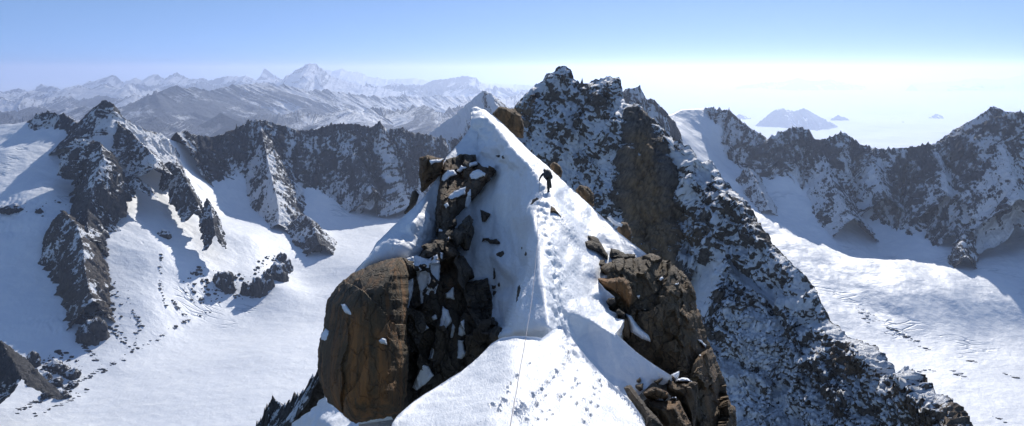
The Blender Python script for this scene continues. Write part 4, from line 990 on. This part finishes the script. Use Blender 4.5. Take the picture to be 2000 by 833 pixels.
# ================================================================== THE CLIMBER AND THE ROPE
RIDGE = None
def snow_at(px, py):
    d = np.hypot(RW[:, 0]-px, RW[:, 1]-py); k = np.argsort(d)[:6]
    return RV[k].mean(0)
def skin_body(name, joints, bones, mat, parent=None, sub=2, root=0, **tags):
    me = bpy.data.meshes.new(name)
    me.from_pydata([j[0] for j in joints], bones, [])
    o = link(name, me, mat, parent, **tags)
    md = o.modifiers.new('Skin', 'SKIN'); md.use_smooth_shade = True
    if not me.skin_vertices:
        import bmesh
        bm = bmesh.new(); bm.from_mesh(me); bm.verts.layers.skin.verify(); bm.to_mesh(me); bm.free()
    for i, j in enumerate(joints):
        me.skin_vertices[0].data[i].radius = (j[1]*1.15, (j[1] if len(j) < 3 else j[2])*1.15) if j[1] > .03 else (j[1], j[1])
        me.skin_vertices[0].data[i].use_root = (i == root)
    ss = o.modifiers.new('Sub', 'SUBSURF'); ss.levels = sub; ss.render_levels = sub
    return o
g0 = snow_at(1071, 375)
PS = .87
def G(x, y, z): return Vector((g0[0]+x*PS, g0[1]+y*PS, g0[2]+z*PS))
def zs(x, y, lift=.05):
    """height of the snow under a point beside the climber, relative to the boot"""
    d = np.hypot(RV[:, 0]-(g0[0]+x), RV[:, 1]-(g0[1]+y)); k = np.argsort(d)[:5]
    return float(RV[k, 2].mean()-g0[2])+lift
M_DARK = plain_mat('black_shell_fabric', (.03, .032, .042), .7)
M_TROUSER = plain_mat('dark_olive_fabric', (.04, .042, .035), .8)
M_PACK = plain_mat('dark_pack_fabric', (.05, .045, .045), .75)
M_HELM = plain_mat('dark_helmet_shell', (.03, .03, .034), .35)
M_METAL = plain_mat('axe_metal', (.35, .36, .38), .35, .9)
M_SKIN = plain_mat('wind_tanned_skin', (.42, .25, .18), .6)
zl = zs(.17, .42)
J = [((-.06, .34, .82), .14), ((-.10, .58, .96), .14), ((-.14, .82, 1.08), .15, .16), ((-.16, .95, 1.15), .06), ((-.17, 1.04, 1.20), .08, .09), ((-.18, 1.09, 1.27), .085, .09),
     ((.02, .34, .84), .105), ((.03, .22, .46), .072), ((.0, .04, .10), .055), ((.0, .20, .03), .05),
     ((-.18, .36, .86), .105)]
J += [((.10, .60, max(.62, zl+.36)), .075), ((.18, .42, max(.28, zl+.04)), .055), ((.19, .58, max(.24, zl)), .05)]
J[10] = ((.0, .40, .88), .10)
J += [((-.33, .84, 1.10), .07), ((-.48, .86, .92), .052), ((-.55, .76, .76), .04), ((-.565, .70, .70), .042, .03),
      ((.08, .86, 1.08), .07), ((.18, .96, .98), .052), ((.12, 1.08, .98), .042), ((.10, 1.14, .96), .045, .03)]
fing = []
for hnd, (bx, by, bz), sx in ((17, (-.565, .70, .70), -1), (21, (.10, 1.14, .96), 1)):
    for f in range(5):
        a = (f-2)*.018
        b = len(J)
        if f == 0:
            J += [((bx+.035, by+.02, bz), .011), ((bx+.045, by+.05, bz-.02), .010)]
        else:
            J += [((bx+a, by+.03, bz-.045), .010), ((bx+a, by+.055, bz-.05+.004*f), .009)]
        fing += [(hnd, b), (b, b+1)]
E = [(0, 1), (1, 2), (2, 3), (3, 4), (4, 5), (0, 6), (6, 7), (7, 8), (8, 9), (0, 10), (10, 11), (11, 12), (12, 13), (2, 14), (14, 15), (15, 16), (16, 17), (2, 18), (18, 19), (19, 20), (20, 21)]+fing
JJ = [(tuple(G(*j[0])),)+tuple(j[1:]) for j in J]
person = skin_body('person', JJ, E, M_DARK, label='climber in black bent forward on the snow crest, hand on an ice axe', cat='person')
def tube_legs():
    legs = [J[i] for i in (0, 6, 7, 8, 10, 11, 12)]
    j2 = [(tuple(G(*a[0])), a[1]+.016) for a in legs]
    return skin_body('trousers', j2, [(0, 1), (1, 2), (2, 3), (0, 4), (4, 5), (5, 6)], M_TROUSER, person)
tube_legs()
def blob(name, c, r, mat, parent, seed, k=.12, fn=None):
    v, f = I3
    p = .9*v*np.array(r)*(1+k*fbm(v[:, 0]*1.5, v[:, 1]*1.5, v[:, 2]*1.5+seed, seed, 3))[:, None]
    if fn is not None: p = fn(p)
    return link(name, mesh_np(name, p+np.array(G(*c)), f, True), mat, parent)
def tilt(a):
    ca, sa = math.cos(a), math.sin(a)
    return lambda p: np.stack([p[:, 0], p[:, 1]*ca-p[:, 2]*sa, p[:, 1]*sa+p[:, 2]*ca], -1)
blob('backpack', (.0, .58, 1.16), (.24, .20, .36), M_PACK, person, 3, .15, tilt(-1.0))
blob('pack_pocket', (.19, .46, .98), (.12, .12, .17), M_PACK, bpy.data.objects['backpack'], 4, .1, tilt(-.5))
blob('helmet', (-.18, 1.07, 1.31), (.125, .145, .11), M_HELM, person, 5, .03)
for ft, (x, y, z) in ((0, (.0, .12, .05)), (1, (.19, .50, max(.26, zl)+.02))):
    blob('boot', (x, y, z), (.065, .16, .075), M_PACK, person, 6+ft, .08)
def tube(name, pts, r, mat, parent=None, **tags):
    P_ = np.array(pts, float); n = len(P_); m_ = 6
    t = np.gradient(P_, axis=0); t /= np.linalg.norm(t, axis=1, keepdims=True)+1e-9
    up = np.where(np.abs(t[:, 2:]) > .9, np.array([[1., 0, 0]]), np.array([[0, 0, 1.]]))
    a = np.cross(t, up); a /= np.linalg.norm(a, axis=1, keepdims=True)+1e-9; b = np.cross(t, a)
    ang = np.linspace(0, 2*math.pi, m_, endpoint=False)
    V = (P_[:, None]+r*(a[:, None]*np.cos(ang)[None, :, None]+b[:, None]*np.sin(ang)[None, :, None])).reshape(-1, 3)
    q = []
    for i in range(n-1):
        for k in range(m_): q.append((i*m_+k, i*m_+(k+1) % m_, (i+1)*m_+(k+1) % m_, (i+1)*m_+k))
    return link(name, mesh_np(name, V, np.array(q), True), mat, parent, **tags)
axe = bpy.data.objects.new('ice_axe', None); COL.objects.link(axe)
axe.location = (0, 0, 0); axe['label'] = 'ice axe in the gloved left hand of the climber, spiked into the snow'; axe['category'] = 'ice axe'
h0 = G(-.565, .73, .67)
zb = zs(-.60, .62, -.1)
tube('shaft', [G(-.555, .76, .77), h0, G(-.60, .62, min(zb, .45))], .018, M_METAL, axe)
tube('pick', [G(-.50, .88, .71), G(-.53, .82, .78), G(-.555, .76, .785), G(-.57, .70, .78), G(-.58, .66, .76)], .016, M_METAL, axe)
# the rope: over the near dome, behind it, and up the crest to the climber's waist
MV, MW = MOUND
def dome_at(px, py):
    d = np.hypot(MW[:, 0]-px, MW[:, 1]-py); k = np.argsort(d)[:6]
    return MV[k].mean(0)
rp = [dome_at(x, y)+np.array([0, 0, .015]) for x, y in densify([(996,846),(1000,815),(1006,780),(1012,745),(1018,710),(1023,685),(1027,661)], 6)]
a_, b_ = rp[-1], snow_at(1049, 486)
for t_ in np.linspace(.12, .9, 7): rp.append(a_*(1-t_)+b_*t_+np.array([0, 0, -.5*math.sin(math.pi*t_)+.1]))
for x, y in densify([(1050,484),(1050,460),(1050,430),(1051,404),(1058,390)], 6): rp.append(snow_at(x, y)+np.array([0, -.05, .05]))
rp.append(np.array(G(-.1, .2, .25))); rp.append(np.array(G(-.09, .26, .86)))
tube('rope', rp, .010, plain_mat('grey_rope', (.34, .33, .36), .8), label='thin grey climbing rope running over the near snow dome up to the climber', cat='rope')

# ================================================================== AIR, LIGHT, CAMERA
SUN_AZ, SUN_EL = math.radians(16), math.radians(32)      # azimuth measured to the right of the view
def haze():
    import bmesh
    bm = bmesh.new(); bmesh.ops.create_cube(bm, size=1)
    lo, hi = Vector((-720000, -400, -5501)), Vector((720000, 745000, 700))
    for v in bm.verts: v.co = Vector([lo[i] if v.co[i] < 0 else hi[i] for i in range(3)])
    me = bpy.data.meshes.new('haze'); bm.to_mesh(me); bm.free()
    m = NT('haze_air')
    v = m.n('ShaderNodeVolumePrincipled', {'Color': (.66, .768, 1., 1), 'Density': 1.5e-5, 'Anisotropy': .71})
    m.n('ShaderNodeOutputMaterial', {'Volume': v.outputs[0]})
    return link('haze', me, m.m, kind='stuff')
haze()
sd = Vector((math.sin(SUN_AZ)*math.cos(SUN_EL), math.cos(SUN_AZ)*math.cos(SUN_EL), math.sin(SUN_EL)))
sun = bpy.data.lights.new('sun', 'SUN'); sun.energy = 3.25; sun.angle = math.radians(.53); sun.color = (1., .95, .87)
so = bpy.data.objects.new('sun', sun); COL.objects.link(so)
so.rotation_euler = (-sd).to_track_quat('-Z', 'Y').to_euler()
w = bpy.data.worlds.new('World'); scene.world = w; w.use_nodes = True
nt = w.node_tree; bg = nt.nodes['Background']
sky = nt.nodes.new('ShaderNodeTexSky'); sky.sky_type = 'NISHITA'; sky.sun_disc = False
sky.sun_elevation = SUN_EL; sky.sun_rotation = SUN_AZ
sky.altitude = 3500; sky.air_density = 1.0; sky.dust_density = 0.0; sky.ozone_density = 1.0
tc = nt.nodes.new('ShaderNodeTexCoord'); vm = nt.nodes.new('ShaderNodeVectorMath'); vm.operation = 'MULTIPLY'; vm.inputs[1].default_value = (1, 1, 3.0)
vn = nt.nodes.new('ShaderNodeVectorMath'); vn.operation = 'NORMALIZE'
nt.links.new(tc.outputs['Generated'], vm.inputs[0]); va = nt.nodes.new('ShaderNodeVectorMath'); va.operation = 'ADD'; va.inputs[1].default_value = (0, 0, .36)
nt.links.new(vm.outputs[0], va.inputs[0]); nt.links.new(va.outputs[0], vn.inputs[0]); nt.links.new(vn.outputs[0], sky.inputs[0])
hs = nt.nodes.new('ShaderNodeHueSaturation'); hs.inputs['Saturation'].default_value = 1.0
nt.links.new(sky.outputs[0], hs.inputs['Color']); tn = nt.nodes.new('ShaderNodeMix'); tn.data_type = 'RGBA'; tn.blend_type = 'MULTIPLY'; tn.inputs[0].default_value = 1; tn.inputs[7].default_value = (.96, .995, 1.0, 1)
nt.links.new(hs.outputs[0], tn.inputs[6]); nt.links.new(tn.outputs[2], bg.inputs[0]); bg.inputs[1].default_value = .15

cam = bpy.data.cameras.new('camera'); co = bpy.data.objects.new('camera', cam); COL.objects.link(co)
cam.sensor_width = 36; cam.lens = 36*F/2000; cam.shift_y = -(416.5-H)/2000
co.rotation_euler = (math.radians(90), 0, 0)
cam.clip_start = .5; cam.clip_end = 2000000
scene.camera = co
vs = scene.view_settings
vs.view_transform = 'Standard'; vs.look = 'None'; vs.exposure = .56; vs.gamma = 1; vs.use_curve_mapping = False
cy = scene.cycles
cy.use_denoising = True
cy.max_bounces = 8; cy.diffuse_bounces = 3; cy.glossy_bounces = 2; cy.volume_bounces = 4; cy.transmission_bounces = 2
cy.volume_step_rate = 4
cy.caustics_reflective = False; cy.caustics_refractive = False
